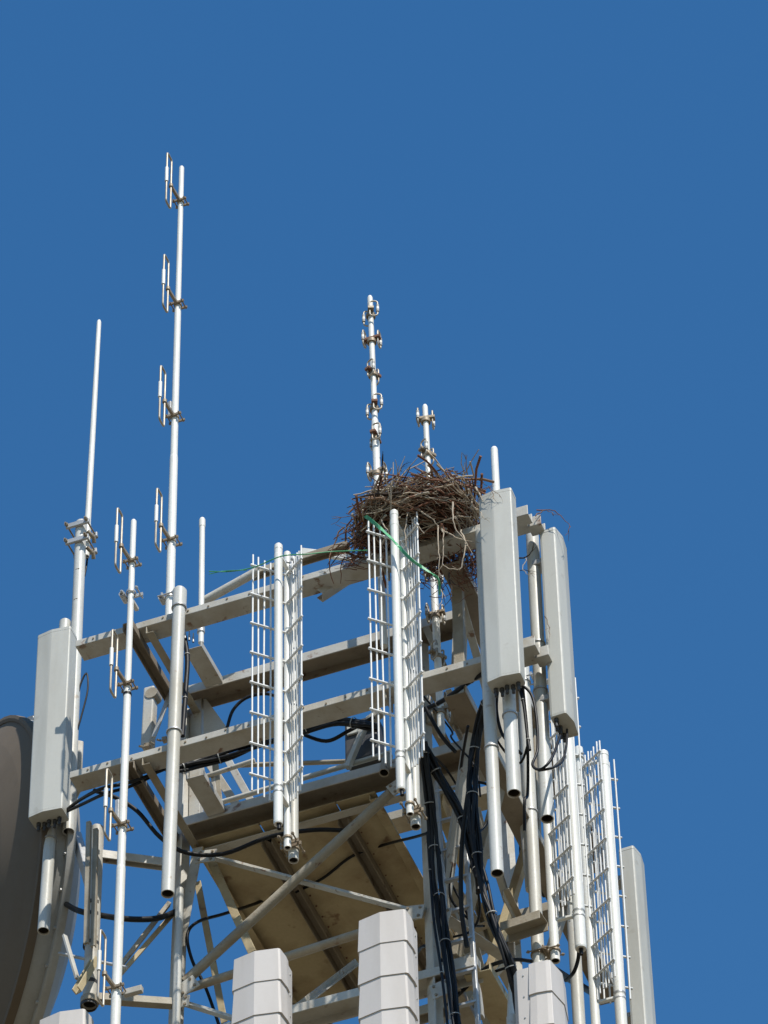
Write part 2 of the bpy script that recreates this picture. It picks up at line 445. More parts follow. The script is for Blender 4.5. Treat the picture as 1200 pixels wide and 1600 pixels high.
# hand rails and light tubes over the floor
MB().tube([p(-1.853, 0.9, -0.744), p(-1.348, 0.9, -0.709)], 0.018, 10).part('handrail', 'steel', T)
MB().tube([p(-1.663, 0.95, -0.983), p(-0.331, 0.95, -0.955)], 0.02, 10).part('handrail', 'steel', T)
MB().tube([p(-1.642, 1.3, -0.296), p(-0.804, 1.3, -0.559)], 0.018, 10).part('handrail', 'steel_old', T)
for a in ((p(-1.683, 0.92, -0.698), p(-1.655, 0.92, -1.012)), (p(-1.822, 0.92, -0.737), p(-1.789, 0.92, -0.926))):
    bar(a[0], a[1], 0.03, 0.012, 'steel', up=(0, 1, 0))
for px in (0, 1):
    c = p(-1.818, 0.06, -1.157) if px == 0 else p(-1.683, 0.06, -1.143)
    q = MB().box(c, 0.035, 0.04, 0.03)
    for k in range(3): q.tube([c + Vector((-0.05 + 0.04 * k, -0.02, 0.005 * k)), c + Vector((-0.045 + 0.04 * k, 0.03, 0.035))], 0.009, 6)
    q.part('rusty_clamp', 'bronze', T)['kind'] = 'stuff'
for k in range(3):
    c = p(-1.536, 0.08, -0.17)
    MB().lathe(c + Vector((0.028 * k - 0.02, 0.01 * k, 0.01 - 0.02 * k)), (0, 0, 1), [(0, 0.008), (0.05, 0.008), (0.05, 0.005), (0.09, 0.005), (0.09, 0)], 8).part('connector', 'galv', T)
# stays above the upper rail
MB().tube([p(-1.583, 0.42, 0.541), p(-1.14, 0.42, 0.701)], 0.034, 14).part('stay', 'steel', T)
bar(p(-1.207, 0.46, 0.718), p(-0.438, 0.46, 0.736), 0.075, 0.05, 'steel_old', 'stay', 'down')
bar(p(-0.877, 0.62, 1.004), p(-0.365, 0.62, 0.722), 0.03, 0.055, 'fibre', 'stay')
bar(p(-0.543, 0.14, -0.055), p(-0.158, 0.3, 0.342), 0.09, 0.06, 'steel', 'stay', 'channel')
MB().pipe(p(-0.284, 0.68, -1.414), p(-0.274, 0.74, -1.19), 0.036, bore=0.1).part('stub_pipe', 'steel_old', T)

# right face of the tower: steep members running back along it
def rbar(px0, px1, w, h, mat, kind='channel', up=(1, 0, 0), name='brace'):
    return bar(px0, px1, w, h, mat, name, kind, up)
rbar(p(0.1, 0.653, -0.744), p(0.1, 1.166, -0.656), 0.075, 0.06, 'steel_old', 'down')
rbar(p(0.12, 1.082, -0.708), p(0.12, 1.604, -0.779), 0.06, 0.05, 'steel', 'angle')
rbar(p(0.16, 0.823, -0.642), p(0.16, 1.309, -0.784), 0.055, 0.045, 'steel', 'angle')
rbar(p(-0, 0.878, -0.787), p(-0, 1.241, -0.787), 0.10, 0.06, 'steel_old', 'channel')
rbar(p(-0.02, 1.4, -0.79), p(-0.02, 1.748, -0.899), 0.085, 0.03, 'steel', 'rect')
rbar(p(-0.02, 1.042, -1.447), p(-0.02, 1.686, -1.637), 0.13, 0.07, 'plate', 'down')
rbar(p(-0.05, 1.335, -1.352), p(-0.05, 1.607, -1.529), 0.06, 0.05, 'steel_old', 'angle')
rbar(p(0.05, 1.641, -1.018), p(0.05, 1.88, -1.31), 0.09, 0.06, 'steel', 'channel')
rbar(p(-0.05, 1.146, -2.209), p(-0.05, 1.547, -2.289), 0.08, 0.06, 'steel_old', 'down')
rbar(p(0.02, 0.904, -2.632), p(0.3, 1.455, -2.676), 0.09, 0.06, 'steel', 'angle', (0, 0, 1))
rbar(p(-0.02, 1.127, -2.578), p(-0.02, 1.709, -2.742), 0.085, 0.06, 'plate', 'channel')
rbar(p(-0, 1.619, -2.263), p(-0, 1.878, -2.541), 0.06, 0.05, 'steel', 'angle')
rbar(p(0.1, 1.618, -1.967), p(0.1, 1.874, -2.162), 0.12, 0.05, 'plate', 'channel')
rbar(p(-0.04, 1.284, -2.723), p(-0.04, 1.692, -2.982), 0.06, 0.05, 'plate', 'angle')
rbar(p(0.36, 1.309, -2.228), p(0.36, 1.592, -2.257), 0.08, 0.05, 'steel_old', 'angle')
bar(p(0.305, 1.408, -2.5), p(0.602, 1.387, -2.5), 0.15, 0.075, 'steel_old', 'cross_beam', 'down')
steel('cross_beam', p(-0.1, 1.02, -1.275), p(0.34, 1.02, -1.275), rect(0.16, 0.13), 'steel')
steel('cross_beam', p(0.28, 0.86, -3.27), p(0.28, 1.75, -3.27), channel(0.19, 0.07), 'plate')
steel('cross_beam', p(-0.1, 0.96, -3.13), p(0.26, 0.96, -3.13), rect(0.10, 0.10), 'steel')
bar(p(0.267, 0.9, -3.381), p(0.285, 0.9, -3.668), 0.035, 0.05, 'steel', 'gusset', up=(0, 1, 0))
MB().tube([p(0.518, 0.9, -3.362), p(0.471, 0.9, -4.006)], 0.026, 14).part('stub_pipe', 'pipe', T)
MB().lathe(p(0.518, 0.9, -3.362), (0, 0, 1), [(0, 0.026), (0.012, 0.02), (0.018, 0)], 14).part('pipe_cap', 'pipe', T)

rbar(p(0.22, 0.959, -0.666), p(0.22, 1.571, -0.781), 0.05, 0.05, 'steel', 'angle')
rbar(p(-0.1, 1.082, -0.945), p(-0.1, 1.487, -1.101), 0.06, 0.05, 'steel_old', 'angle')
rbar(p(-0, 1.283, -0.927), p(-0, 1.87, -1.164), 0.05, 0.04, 'plate', 'angle')
rbar(p(0, 1.4, -1.448), p(-0, 1.803, -1.624), 0.05, 0.05, 'steel', 'angle')
rbar(p(0.05, 1.473, -1.922), p(0.05, 1.937, -2.117), 0.06, 0.05, 'steel_old', 'angle')
rbar(p(0.2, 1.647, -1.673), p(0.2, 1.918, -1.87), 0.06, 0.05, 'steel', 'channel')
bar(p(-0.186, 1.5, -2.359), p(0.148, 1.5, -2.263), 0.07, 0.06, 'steel_old', 'brace', 'angle')
bar(p(-0.22, 1.8, -1.211), p(0.148, 1.8, -1.152), 0.10, 0.08, 'steel', 'cross_beam', 'channel')
bar(p(0.078, 1.3, -3.107), p(0.341, 1.3, -2.848), 0.06, 0.05, 'steel', 'brace', 'angle')
bar(p(-0.4, 1.4, -3.054), p(0.159, 1.4, -3.024), 0.10, 0.08, 'steel_old', 'cross_beam', 'down')
MB().tube([p(0.405, 1.6, -0.262), p(0.453, 1.6, -1.983)], 0.04, 14).part('leg_tube', 'pipe', T)
bar(p(0.087, 1.2, -0.831), p(0.12, 1.2, -1.511), 0.10, 0.012, 'steel', 'post', up=(0, 1, 0))

# lattice of the right face, kicker struts under the right rail, posts between its two levels
for va, za, vb, zb in ((0.9, -1.40, 2.6, -3.2), (2.6, -1.40, 0.9, -3.2)):
    steel('brace', p(-0.06, va, za), p(-0.06, vb, zb), angle(0.075, 0.065), 'steel_old')
for z in (-1.95, -2.55):
    steel('brace', p(-0.03, 0.9, z), p(-0.03, 2.6, z), angle(0.07, 0.06), 'steel')
for k, (va, vb) in enumerate(((0.55, 0.95), (1.15, 1.25), (1.75, 1.75), (2.5, 2.45))):
    steel('kicker_strut', p(0.40, va, -1.40), p(0.0, vb, -2.75), angle(0.07, 0.06), ('steel', 'steel_old', 'plate', 'steel')[k])
for k, v in enumerate((0.42, 1.25, 1.95, 2.9)):
    steel('post', p(0.40, v, -0.10), p(0.385, v + 0.02, -1.30), channel(0.08, 0.05), ('steel_old', 'steel', 'steel_old', 'steel')[k], (0, 1, 0))
steel('brace', p(0.40, 0.5, -0.12), p(0.385, 1.85, -1.29), angle(0.06, 0.06), 'steel')
steel('brace', p(-1.84, 2.62, -1.4), p(-0.02, 2.66, -3.2), angle(0.07, 0.06), 'steel_old')
steel('brace', p(-0.02, 2.66, -1.4), p(-1.84, 2.62, -3.2), angle(0.07, 0.06), 'steel_old')
# cable ladder beside the right front leg
for x in (0.06, 0.24):
    steel('ladder_rail', p(x, 0.80, -1.5), p(x + 0.12, 0.72, -5.5), rect(0.02, 0.04), 'galv')
for k in range(13):
    z = -1.62 - k * 0.29
    f = (z + 1.5) / -4.0
    steel('ladder_rung', p(0.05 + 0.12 * f, 0.80 - 0.08 * f, z), p(0.25 + 0.12 * f, 0.80 - 0.08 * f, z), rect(0.03, 0.02), 'galv', bevel=0.001)

# outrigger that carries the dish: pipe, bars, ties
MB().pipe(p(-2.365, 0.45, -3.054), p(-2.359, 0.45, -1.4), 0.05, bore=0.2).part('dish_pipe', 'steel', T)
for y in (1415, 1431, 1470, 1522, 1550):
    b = MB()
    c = p(-2.37, 0.45, -2.144)
    f = (y - 1415) / 148.0
    ring(b, c - Vector((0.0015 * f, 0, f)), 0.051, 0.007, w=0.03)
    b.part('pipe_band', 'dark', T)
b = MB(); ring(b, p(-2.366, 0.45, -3.025), 0.05, 0.014, w=0.05); b.part('pipe_collar', 'steel_old', T)
for x0, x1 in ((139, 135), (150, 146)):
    bar(p(-2.355, 0.3, -1.489) if x0 == 139 else p(-2.317, 0.34, -1.535), p(-2.338, 0.3, -2.636) if x0 == 139 else p(-2.302, 0.34, -2.643), 0.034, 0.03, 'steel_old', 'dish_bar', 'channel', (0, 1, 0))
bar(p(-2.355, 0.46, -1.669), p(-1.9, 0.72, -1.695), 0.06, 0.075, 'steel', 'outrigger', 'down')
bar(p(-2.324, 0.46, -3.002), p(-1.877, 0.72, -2.984), 0.06, 0.06, 'steel_old', 'outrigger', 'channel')
bar(p(-1.913, 0.72, -2.053), p(-2.187, 0.52, -2.72), 0.045, 0.03, 'steel_old', 'brace', 'angle')
bar(p(-1.907, 0.8, -2.072), p(-2.213, 0.5, -2.856), 0.045, 0.03, 'plate', 'brace', 'angle')
bar(p(-2.298, 0.36, -2.745), p(-2.349, 0.2, -3.137), 0.055, 0.05, 'plate', 'dish_bar', 'channel')
MB().tube([p(-2.589, 0.4, -2.556), p(-2.093, 0.46, -2.801)], 0.012, 8).part('tie_rod', 'galv', T)
bar(p(-2.528, 0.35, -2.454), p(-2.385, 0.28, -2.956), 0.035, 0.02, 'steel', 'dish_bar')

# pipe that stands before the front rails with its ring clamps
t = thing('steel_pipe', p(-1.583, -0.06, -2.738), 'thick white steel pipe with wide cap standing in front of left part of rails', 'pipe')
a, b = p(-1.583, -0.06, -2.738), p(-1.544, -0.06, 0.205)
MB().pipe(a, b, 0.046).part('tube', 'pipe', t)
d = (b - a).normalized()
MB().lathe(b - d * 0.19, d, [(0, 0.046), (0.004, 0.052), (0.17, 0.052), (0.195, 0.035), (0.2, 0)], 18).part('cap', 'pipe', t)
for f in (0.935, 0.515):
    q = MB(); ring(q, a + (b - a) * f, 0.048, 0.008, w=0.014); q.part('clamp_ring', 'galv', t)
t = thing('steel_pipe', p(0.755, -0.05, -3.348), 'white open ended pipe hanging lowest under the nest side panel, streaked with shadows', 'pipe')
MB().pipe(p(0.755, -0.05, -3.348), p(0.75, -0.05, -0.081), 0.044).part('tube', 'pipe', t)
for y in (0.40,):
    q = MB(); ring(q, p(0.754, -0.05, -2.213), 0.046, 0.006, w=0.012); q.part('clamp_ring', 'galv', t)

# ------------------------------------------------------------------ omni whips
t = thing('whip_antenna', p(-2.614, 0.52, -1.299), 'tall thin grey white whip clamped to a thicker pole, at far left above the panel', 'antenna')
MB().pipe(p(-2.614, 0.52, -1.299), p(-2.622, 0.52, 1.921), 0.043).part('mounting_pole', 'pipe', t)
wl = (p(-2.587, 0.61, 4.343) - p(-2.614, 0.61, 1.619)).length
MB().lathe(p(-2.614, 0.61, 1.619), p(-2.587, 0.61, 4.343) - p(-2.614, 0.61, 1.619), [(0, 0), (0, 0.027), (0.35, 0.027), (0.36, 0.024), (wl * 0.5, 0.022), (wl - 0.03, 0.018), (wl - 0.006, 0.011), (wl, 0)], 14).part('whip', 'fibre', t)
for y in (826, 851):
    c = p(-2.625, 0.52, 1.844) if y == 826 else p(-2.624, 0.52, 1.668)
    MB().box(c + Vector((0.0, -0.055, 0)), 0.19, 0.022, 0.045).part('clamp_bar', 'galv', t, 0.004)
    for sx in (-0.085, 0.075):
        q = MB().tube([c + Vector((sx, -0.10, 0.005)), c + Vector((sx, 0.14, 0.005))], 0.007, 7)
        for sy in (-0.085, 0.115): q.lathe(c + Vector((sx, sy, 0.005)), (0, 1, 0), [(0, 0), (0, 0.015), (0.016, 0.015), (0.016, 0)], 6, False)
        q.part('clamp_bolt', 'bronze', t)
    MB().box(c + Vector((0.0, 0.10, 0)), 0.19, 0.02, 0.045).part('clamp_bar', 'galv', t, 0.004)
    MB().tube([c + Vector((0.05, 0.02, -0.03)), c + Vector((0.085, 0.06, -0.075)), c + Vector((0.075, 0.09, -0.10))], 0.016, 8).part('clamp_saddle', 'bronze', t)
MB().tube(smooth_path([p(-2.599, 0.61, 1.627), p(-2.606, 0.61, 1.511), p(-2.604, 0.58, 1.377)]), 0.008, 8).part('lead', 'cable', t)
for y in (895, 942):
    c = p(-2.625, 0.52, 1.361) if y == 895 else p(-2.629, 0.52, 1.039)
    MB().box(c + Vector((0.008, -0.0412, 0)), 0.03, 0.004, 0.006).part('weld_mark', 'bronze', t)

t = thing('whip_antenna', p(-1.551, 0.36, 0.054), 'short plain white whip rising behind the rail right of the capped pipe', 'antenna')
MB().lathe(p(-1.551, 0.36, 0.054), p(-1.558, 0.36, 1.34) - p(-1.551, 0.36, 0.054), [(0, 0), (0, 0.021), (1.22, 0.021), (1.23, 0.024), (1.30, 0.024), (1.32, 0.016), (1.325, 0)], 14).part('whip', 'fibre', t)
q = MB(); ring(q, p(-1.553, 0.36, 0.186), 0.021, 0.008, w=0.05); q.part('base_collar', 'galv', t)
t = thing('whip_antenna', p(0.84, 0.06, -0.335), 'short stout white whip with rounded tip poking up behind the panel beside the nest', 'antenna')
MB().lathe(p(0.84, 0.06, -0.335), p(0.839, 0.06, 0.879) - p(0.84, 0.06, -0.335), [(0, 0), (0, 0.03), (1.18, 0.026), (1.2, 0.02), (1.207, 0)], 14).part('whip', 'fibre', t)
q = MB(); ring(q, p(0.837, 0.06, -0.138), 0.029, 0.008, w=0.05); q.part('base_collar', 'galv', t)

# ------------------------------------------------------------------ masts with folded dipoles
def dipole(parent, c, r):
    """folded loop on a boom towards -y; c is the mast axis at the clamp"""
    z = Vector((0, 0, 1))
    y0, y1, h = -0.20, -0.29, 0.305
    zc = -0.005
    a = c + Vector((0, y0, zc)); b = c + Vector((0, y1, zc))
    loop = []
    rr = 0.022
    for (cy, cz, a0) in ((y0 - rr, h - rr, 0), (y1 + rr, h - rr, 90), (y1 + rr, -h + rr, 180), (y0 - rr, -h + rr, 270)):
        for k in range(4):
            an = math.radians(a0 + k * 30)
            loop.append(c + Vector((0, cy + rr * math.cos(an), zc + cz + rr * math.sin(an))))
    loop.append(loop[0])
    o = MB().tube(loop, 0.0088, 9).part('dipole_loop', 'dipole', parent)
    MB().lathe(b - z * 0.06, (0, 0, 1), [(0, 0.010), (0, 0.0145), (0.17, 0.0145), (0.16, 0.010)], 12).part('sleeve', 'fibre', o)
    MB().beam(c + Vector((0, -r * 0.6, 0)), a + Vector((0, 0.01, -0.015)), rect(0.022, 0.03)).part('boom', 'bronze', parent, 0.003)
    q = MB(); ring(q, a - z * 0.015, 0.010, 0.008, w=0.03, n=10); q.part('loop_clamp', 'bronze', o)
    q = MB()
    ring(q, c, r, 0.006, w=0.022)
    q.box(c + Vector((0, -r - 0.008, 0)), 2.9 * r + 0.05, 0.014, 0.02)
    for sx in (-1, 1):
        q.tube([c + Vector((sx * (r + 0.022), -r - 0.03, 0)), c + Vector((sx * (r + 0.022), r + 0.03, 0))], 0.005, 6)
        q.lathe(c + Vector((sx * (r + 0.022), r + 0.01, 0)), (0, 1, 0), [(0, 0), (0, 0.012), (0.012, 0.012), (0.012, 0)], 6, False)
    q.box(c + Vector((0, r + 0.012, 0)), 2.9 * r + 0.05, 0.012, 0.02)
    q.part('mast_clamp', 'bronze', parent)

def dipole_mast(p0, p1, r, fr, label):
    t = thing('dipole_antenna', p0, label, 'antenna', 'masts with folded dipole loops')
    L = (p1 - p0).length
    MB().lathe(p0, p1 - p0, [(0, 0), (0, r * 1.3), (L * 0.33, r * 1.2), (L * 0.335, r * 1.08), (L * 0.66, r * 1.0), (L * 0.665, r * 0.9), (L - 0.02, r * 0.8), (L - 0.005, r * 0.5), (L, 0)], 16).part('mast', 'fibre', t)
    for f in fr: dipole(t, p0 + (p1 - p0) * f, r * (1.22 - 0.36 * f))
    return t
ma, mb_ = p(-1.742, 0.22, 0.257), p(-1.732, 0.22, 5.443)
t = dipole_mast(ma, mb_, 0.0255, [(965 - y) / 705.0 for y in (322, 493, 671, 857)], 'tallest white mast with four folded dipole loops, rising behind the capped pipe')
c = ma + (mb_ - ma) * 0.04
u_clamp(t, c, 0.03, (-1, 0, 0), 'galv')
MB().lathe(c + Vector((-0.062, -0.03, 0)), (0, 1, 0), [(0.02, 0), (0.02, 0.012), (0, 0.014), (0, 0.021), (0.06, 0.021), (0.06, 0)], 12).part('clamp_bushing', 'galv', t)
MB().box(ma + (mb_ - ma) * 0.435 + Vector((-0.035, -0.01, 0)), 0.025, 0.04, 0.17).part('splice_plate', 'galv', t, 0.004)
ma, mb_ = p(-1.898, -0.15, -4.189), p(-1.884, -0.15, 0.984)
t = dipole_mast(ma, mb_, 0.0265, [(1660 - y) / 848.0 for y in (887, 1093, 1316, 1558)], 'white mast with folded dipole loops crossing in front of both rails at left')
c = ma + (mb_ - ma) * ((1660 - 938) / 848.0)
u_clamp(t, c, 0.03, (0, 1, 0), 'galv', 0.15)
MB().lathe(c + Vector((-0.066, -0.02, 0)), (0, 1, 0), [(0.03, 0), (0.03, 0.014), (0, 0.016), (0, 0.023), (0.09, 0.023), (0.09, 0)], 12).part('clamp_bushing', 'galv', t)
MB().box(c + Vector((-0.02, 0.10, -0.015)), 0.03, 0.12, 0.03).part('mast_bracket', 'steel', t, 0.004)
c = ma + (mb_ - ma) * ((1660 - 1290) / 848.0)
MB().box(c + Vector((-0.035, -0.01, 0)), 0.03, 0.04, 0.18).part('splice_plate', 'galv', t, 0.004)
c = ma + (mb_ - ma) * ((1660 - 1107) / 848.0)
q = MB(); ring(q, c, 0.0275, 0.003, w=0.02); q.part('mast_band', 'cable', t)
c = ma + (mb_ - ma) * ((1660 - 1560) / 848.0)
MB().box(c + Vector((0.10, 0.05, 0.01)), 0.13, 0.04, 0.05).part('mast_bracket', 'steel', t, 0.004)

# ------------------------------------------------------------------ masts with pairs of small bent loops
def loop_pair(parent, c, along, r, rusty, half=0.052):
    """a cross bar through the mast with a bent loop at both ends, loops square to the bar"""
    d = Vector(along).normalized()
    e = Vector((-d.y, d.x, 0))
    o = MB().beam(c - d * half * 1.35, c + d * half * 1.35, rect(0.046, 0.026)).part('cross_bar', 'rust' if rusty else 'bronze', parent, 0.003)
    for sg in (-1, 1):
        b = c + d * half * sg
        pts = []
        hh, ww, rr = 0.085, 0.052, 0.024
        for (cy, cz, a0) in ((ww - rr, hh - rr, 0), (-ww * 0.15 + rr, hh - rr, 90), (-ww * 0.15 + rr, -hh + rr, 180), (ww - rr, -hh + rr, 270)):
            for k in range(4):
                an = math.radians(a0 + k * 30)
                pts.append(b + e * sg * (cy + rr * math.cos(an)) + Vector((0, 0, cz + rr * math.sin(an))))
        pts.append(pts[0])
        l = MB().tube(pts, 0.0066, 8).part('bent_loop', 'dipole', parent)
        for dz, mt in ((-0.026, 'tie'), (0.0, 'fibre'), (0.026, 'tie')):
            q = MB()
            cc = b + e * sg * ww + Vector((0, 0, dz))
            q.lathe(cc - Vector((0, 0, 0.013)), (0, 0, 1), [(0, 0.008), (0, 0.0125), (0.026, 0.0125), (0.026, 0.008)], 10)
            q.part('insulator', mt, l)
    q = MB(); ring(q, c - Vector((0, 0, 0.03)), r, 0.010, w=0.032); q.part('mast_clamp', 'bronze', parent)

def loop_mast(p0, p1, rb, rt, items, label):
    t = thing('loop_antenna', p0, label, 'antenna', 'masts with small bent loops')
    L = (p1 - p0).length
    s = L * 0.62
    MB().lathe(p0, p1 - p0, [(0, 0), (0, rb), (s, rb), (s + 0.03, rt * 1.06), (L - 0.03, rt), (L - 0.008, rt * 0.65), (L, 0)], 16).part('mast', 'fibre', t)
    for f, an, ru in items:
        loop_pair(t, p0 + (p1 - p0) * f, (math.cos(math.radians(an)), math.sin(math.radians(an)), 0), rb, ru)
    return t
a, b = p(-0.139, 0.34, -0.531), p(-0.19, 0.34, 3.304)
loop_mast(a, b, 0.027, 0.021, [((1010 - y) / 548.0, an, ru) for y, an, ru in ((492, 112, False), (535, 0, True), (590, 68, True), (645, 112, True), (693, 92, True), (748, -4, False))], 'taller white mast ringed with bent metal loops, just left of the nest')
a, b = p(0.171, 0.62, -1.273), p(0.128, 0.62, 2.214)
loop_mast(a, b, 0.027, 0.021, [((1150 - y) / 518.0, an, ru) for y, an, ru in ((656, 12, False), (712, 60, False), (770, 10, False), (842, 85, False), (905, 8, False), (968, 5, False), (1030, 60, False), (1112, 8, False))], 'shorter white mast with bent loops standing up through the middle of the nest')

# ------------------------------------------------------------------ corner reflector antennas
def corner_reflector(loc, label, rotz, wing_l, wing_r, len_l, len_r, r_, face=1):
    """built round its rear pipe, reflector wings opening towards -y"""
    t = thing('corner_reflector_antenna', loc, label, 'antenna', 'corner reflector antennas with white bar wings')
    L = lambda x, y, z: Vector(loc) + Vector((x, y, z))
    MB().pipe(L(0.0, 0, -2.738), L(0, 0, 0.20), r_ * 1.12).part('mounting_pipe', 'pipe', t)
    MB().pipe(L(0.005, -0.12, -2.73), L(0.005, -0.12, 0.14), r_ * 0.82).part('apex_pipe', 'fibre', t)
    # radome tube of the driven element with seams, bands and a cap
    MB().lathe(L(0.012, -0.305, -2.676), (0, 0, 1), [(0.02, 0), (0.0, r_ * 0.55), (0.0, r_ * 0.95), (0.015, r_ * 1.03), (0.30, r_ * 1.03), (0.304, r_ * 0.97), (0.325, r_ * 0.97), (0.33, r_ * 1.03), (0.61, r_ * 1.03), (0.612, r_ * 0.97), (2.55, r_ * 0.95), (2.555, r_ * 1.0), (2.60, r_ * 1.0), (2.605, r_ * 0.93), (2.655, r_ * 0.93), (2.66, r_ * 1.0), (2.70, r_ * 0.95), (2.715, r_ * 0.6), (2.72, 0)], 18).part('radome', 'fibre', t)
    for z in (-2.385, -2.333):
        q = MB(); ring(q, L(0.012, -0.305, z), r_ * 0.98, 0.005, w=0.012); q.part('hose_clamp', 'galv', t)
    MB().tube([L(0.017, -0.305, -2.67), L(0.019, -0.303, -2.72)], 0.014, 10).part('connector', 'cable', t)
    for z in (-2.36, -0.05):
        MB().beam(L(0.01, -0.10, z), L(0.012, -0.29, z), rect(0.03, 0.02)).part('radome_bracket', 'fibre', t, 0.003)
    for sg, an, wl in ((-1, math.radians(wing_l), len_l), (1, math.radians(wing_r), len_r)):
        wx, wy = sg * math.sin(an), -math.cos(an)
        for k in range(7 if wing_l < 40 else 6):
            f = 0.04 + (wl - 0.055) * k / (6 if wing_l < 40 else 5)
            x, y = 0.005 + wx * f, -0.12 + wy * f
            j = random.uniform(-0.02, 0.02)
            jx = [random.uniform(-0.004, 0.004) for i in range(6)]
            MB().tube([L(x + jx[0], y + jx[1], -2.36 + 0.30 * f + j), L(x + jx[2], y + jx[3], -1.2), L(x + jx[4], y + jx[5], -0.03 + j + (0.35 * f if sg > 0 else 0.2 * f))], 0.0068, 8).part('bar', 'rod', t)
        ox, oy = wy * 0.014 * sg * face, -wx * 0.014 * sg * face
        for k in range(8):
            z = -0.113 - k * 0.2915
            e = L(0.005 + wx * wl + ox, -0.12 + wy * wl + oy, z)
            MB().tube([L(0.005 + wx * 0.02 + ox, -0.12 + wy * 0.02 + oy, z), e], 0.009, 8).part('crossbar', 'rod', t)
            MB().lathe(e, (wx, wy, 0), [(0, 0), (0, 0.0115), (0.010, 0.009), (0.012, 0)], 8).part('crossbar_cap', 'rod', t)
    # clamps at the foot and at both rails
    u_clamp(t, L(0.005, -0.12, -2.64), r_ * 0.87, (0, 1, 0), 'bronze', 0.13)
    u_clamp(t, L(0, 0, -2.64), r_ * 1.15, (0, -1, 0), 'bronze', 0.15)
    u_clamp(t, L(0.005, -0.12, 0.02), r_ * 0.87, (0, 1, 0), 'galv', 0.13)
    for z in (0.0, -1.29):
        q = MB(); ring(q, L(0, 0, z), r_ * 1.13, 0.007, w=0.014); q.part('clamp_ring', 'galv', t)
    t.rotation_euler.z = rotz
    return t
V0 = corner_reflector(p(-0.675, -0.05, 0), 'corner reflector antenna with barred wings hanging on the rail left of the nest', 0.0, 46, 54, 0.275, 0.205, 0.031)
V2 = corner_reflector(p(0.492, 1.56, 0), 'corner reflector antenna below the right outer panel, its white tube partly behind the panel', PI / 2, 34, 36, 0.26, 0.285, 0.040, -1)
for src, loc, lb in ((V0, p(0.20, -0.05, 0), 'corner reflector antenna directly under the nest with green strap crossing its bars'),
                     (V2, p(0.475, 2.475, 0), 'corner reflector antenna at far right beside the lowest grey panel')):
    c = copy_tree(src)
    c.location = loc
    c['label'] = lb

# ------------------------------------------------------------------ flat panel antennas
def panel(loc, rotz, label, w=0.123, d=0.12):
    """front towards -y, origin at the middle of the front face's top edge"""
    t = thing('panel_antenna', loc, label, 'antenna', 'tall plain grey panel antennas')
    L = lambda x, y, z: Vector(loc) + Vector((x, y, z))
    h = 1.815
    prof = [(-w, 0.014), (-w + 0.004, 0.005), (-w + 0.012, 0.0), (-0.020, -0.0175), (-0.008, -0.0185), (w - 0.010, -0.004), (w - 0.003, 0.0), (w, 0.008), (w - 0.003, d * 0.85), (w - 0.010, d), (-w + 0.010, d), (-w + 0.003, d * 0.85)]
    tf = Matrix.Translation(loc)
    MB().prism(prof, -h, -0.03, tf=tf).part('radome', 'radome', t, 0.003)
    MB().prism(prof, -0.028, 0.0, 1.012, 1.0, tf=tf).part('top_cap', 'radome', t, 0.004)
    MB().prism(prof, -h - 0.02, -h - 0.001, 0.985, 1.005, tf=tf).part('bottom_cap', 'radome', t, 0.003)
    for k in range(5):
        x = -0.085 + k * 0.04
        q = MB()
        q.lathe(L(x, 0.085 + 0.012 * (k % 2), -h - 0.02), (0, 0, -1), [(0, 0.016), (0.03, 0.016), (0.03, 0.011), (0.07, 0.011), (0.075, 0)], 12)
        q.part('connector', 'dark', t)
    for z in (-0.22, -h + 0.25):
        MB().box(L(0, d + 0.045, z), 0.11, 0.085, 0.05).part('bracket', 'galv', t, 0.006)
    t.rotation_euler.z = rotz
    return t
panel(p(-2.700, 0.30, 0.56), 0, 'pale grey panel antenna at far left, in front of the big dish', 0.134, 0.14)
PL = panel(p(0.937, -0.28, 0.015), 0, 'pale grey panel antenna right beside the nest, twig shadows on its top')
for loc, rz, lb in ((p(1.23, 0.278, -0.02), PI / 2, 'pale grey panel antenna turned to the right, just behind the one beside the nest'),
                    (p(0.72, 3.445, -0.16), PI / 2, 'pale grey panel antenna lowest at the far right edge of the tower')):
    c = copy_tree(PL)
    c.location = loc
    c.rotation_euler.z = rz
    c['label'] = lb
def hang_pipe(p0, p1, r, label, rings=()):
    t = thing('steel_pipe', p0, label, 'pipe', 'pipes that carry the panel antennas')
    MB().pipe(p0, p1, r).part('tube', 'pipe', t)
    for f in rings:
        q = MB(); ring(q, p0 + (p1 - p0) * f, r + 0.001, 0.007, w=0.014); q.part('clamp_ring', 'galv', t)
    return t
hang_pipe(p(-2.762, 0.5, -2.208), p(-2.707, 0.5, 0.859), 0.043, 'white pipe under the far left panel, its open end in front of the dish', (0.28, 0.6))
hang_pipe(p(0.903, -0.07, -2.698), p(0.898, -0.07, -0.29), 0.046, 'white open pipe straight below the panel beside the nest', (0.3, 0.75))
hang_pipe(p(1.017, 0.27, -2.672), p(1.023, 0.27, 0.18), 0.046, 'grey white open pipe seen between the two panels right of the nest', (0.42, 0.58))

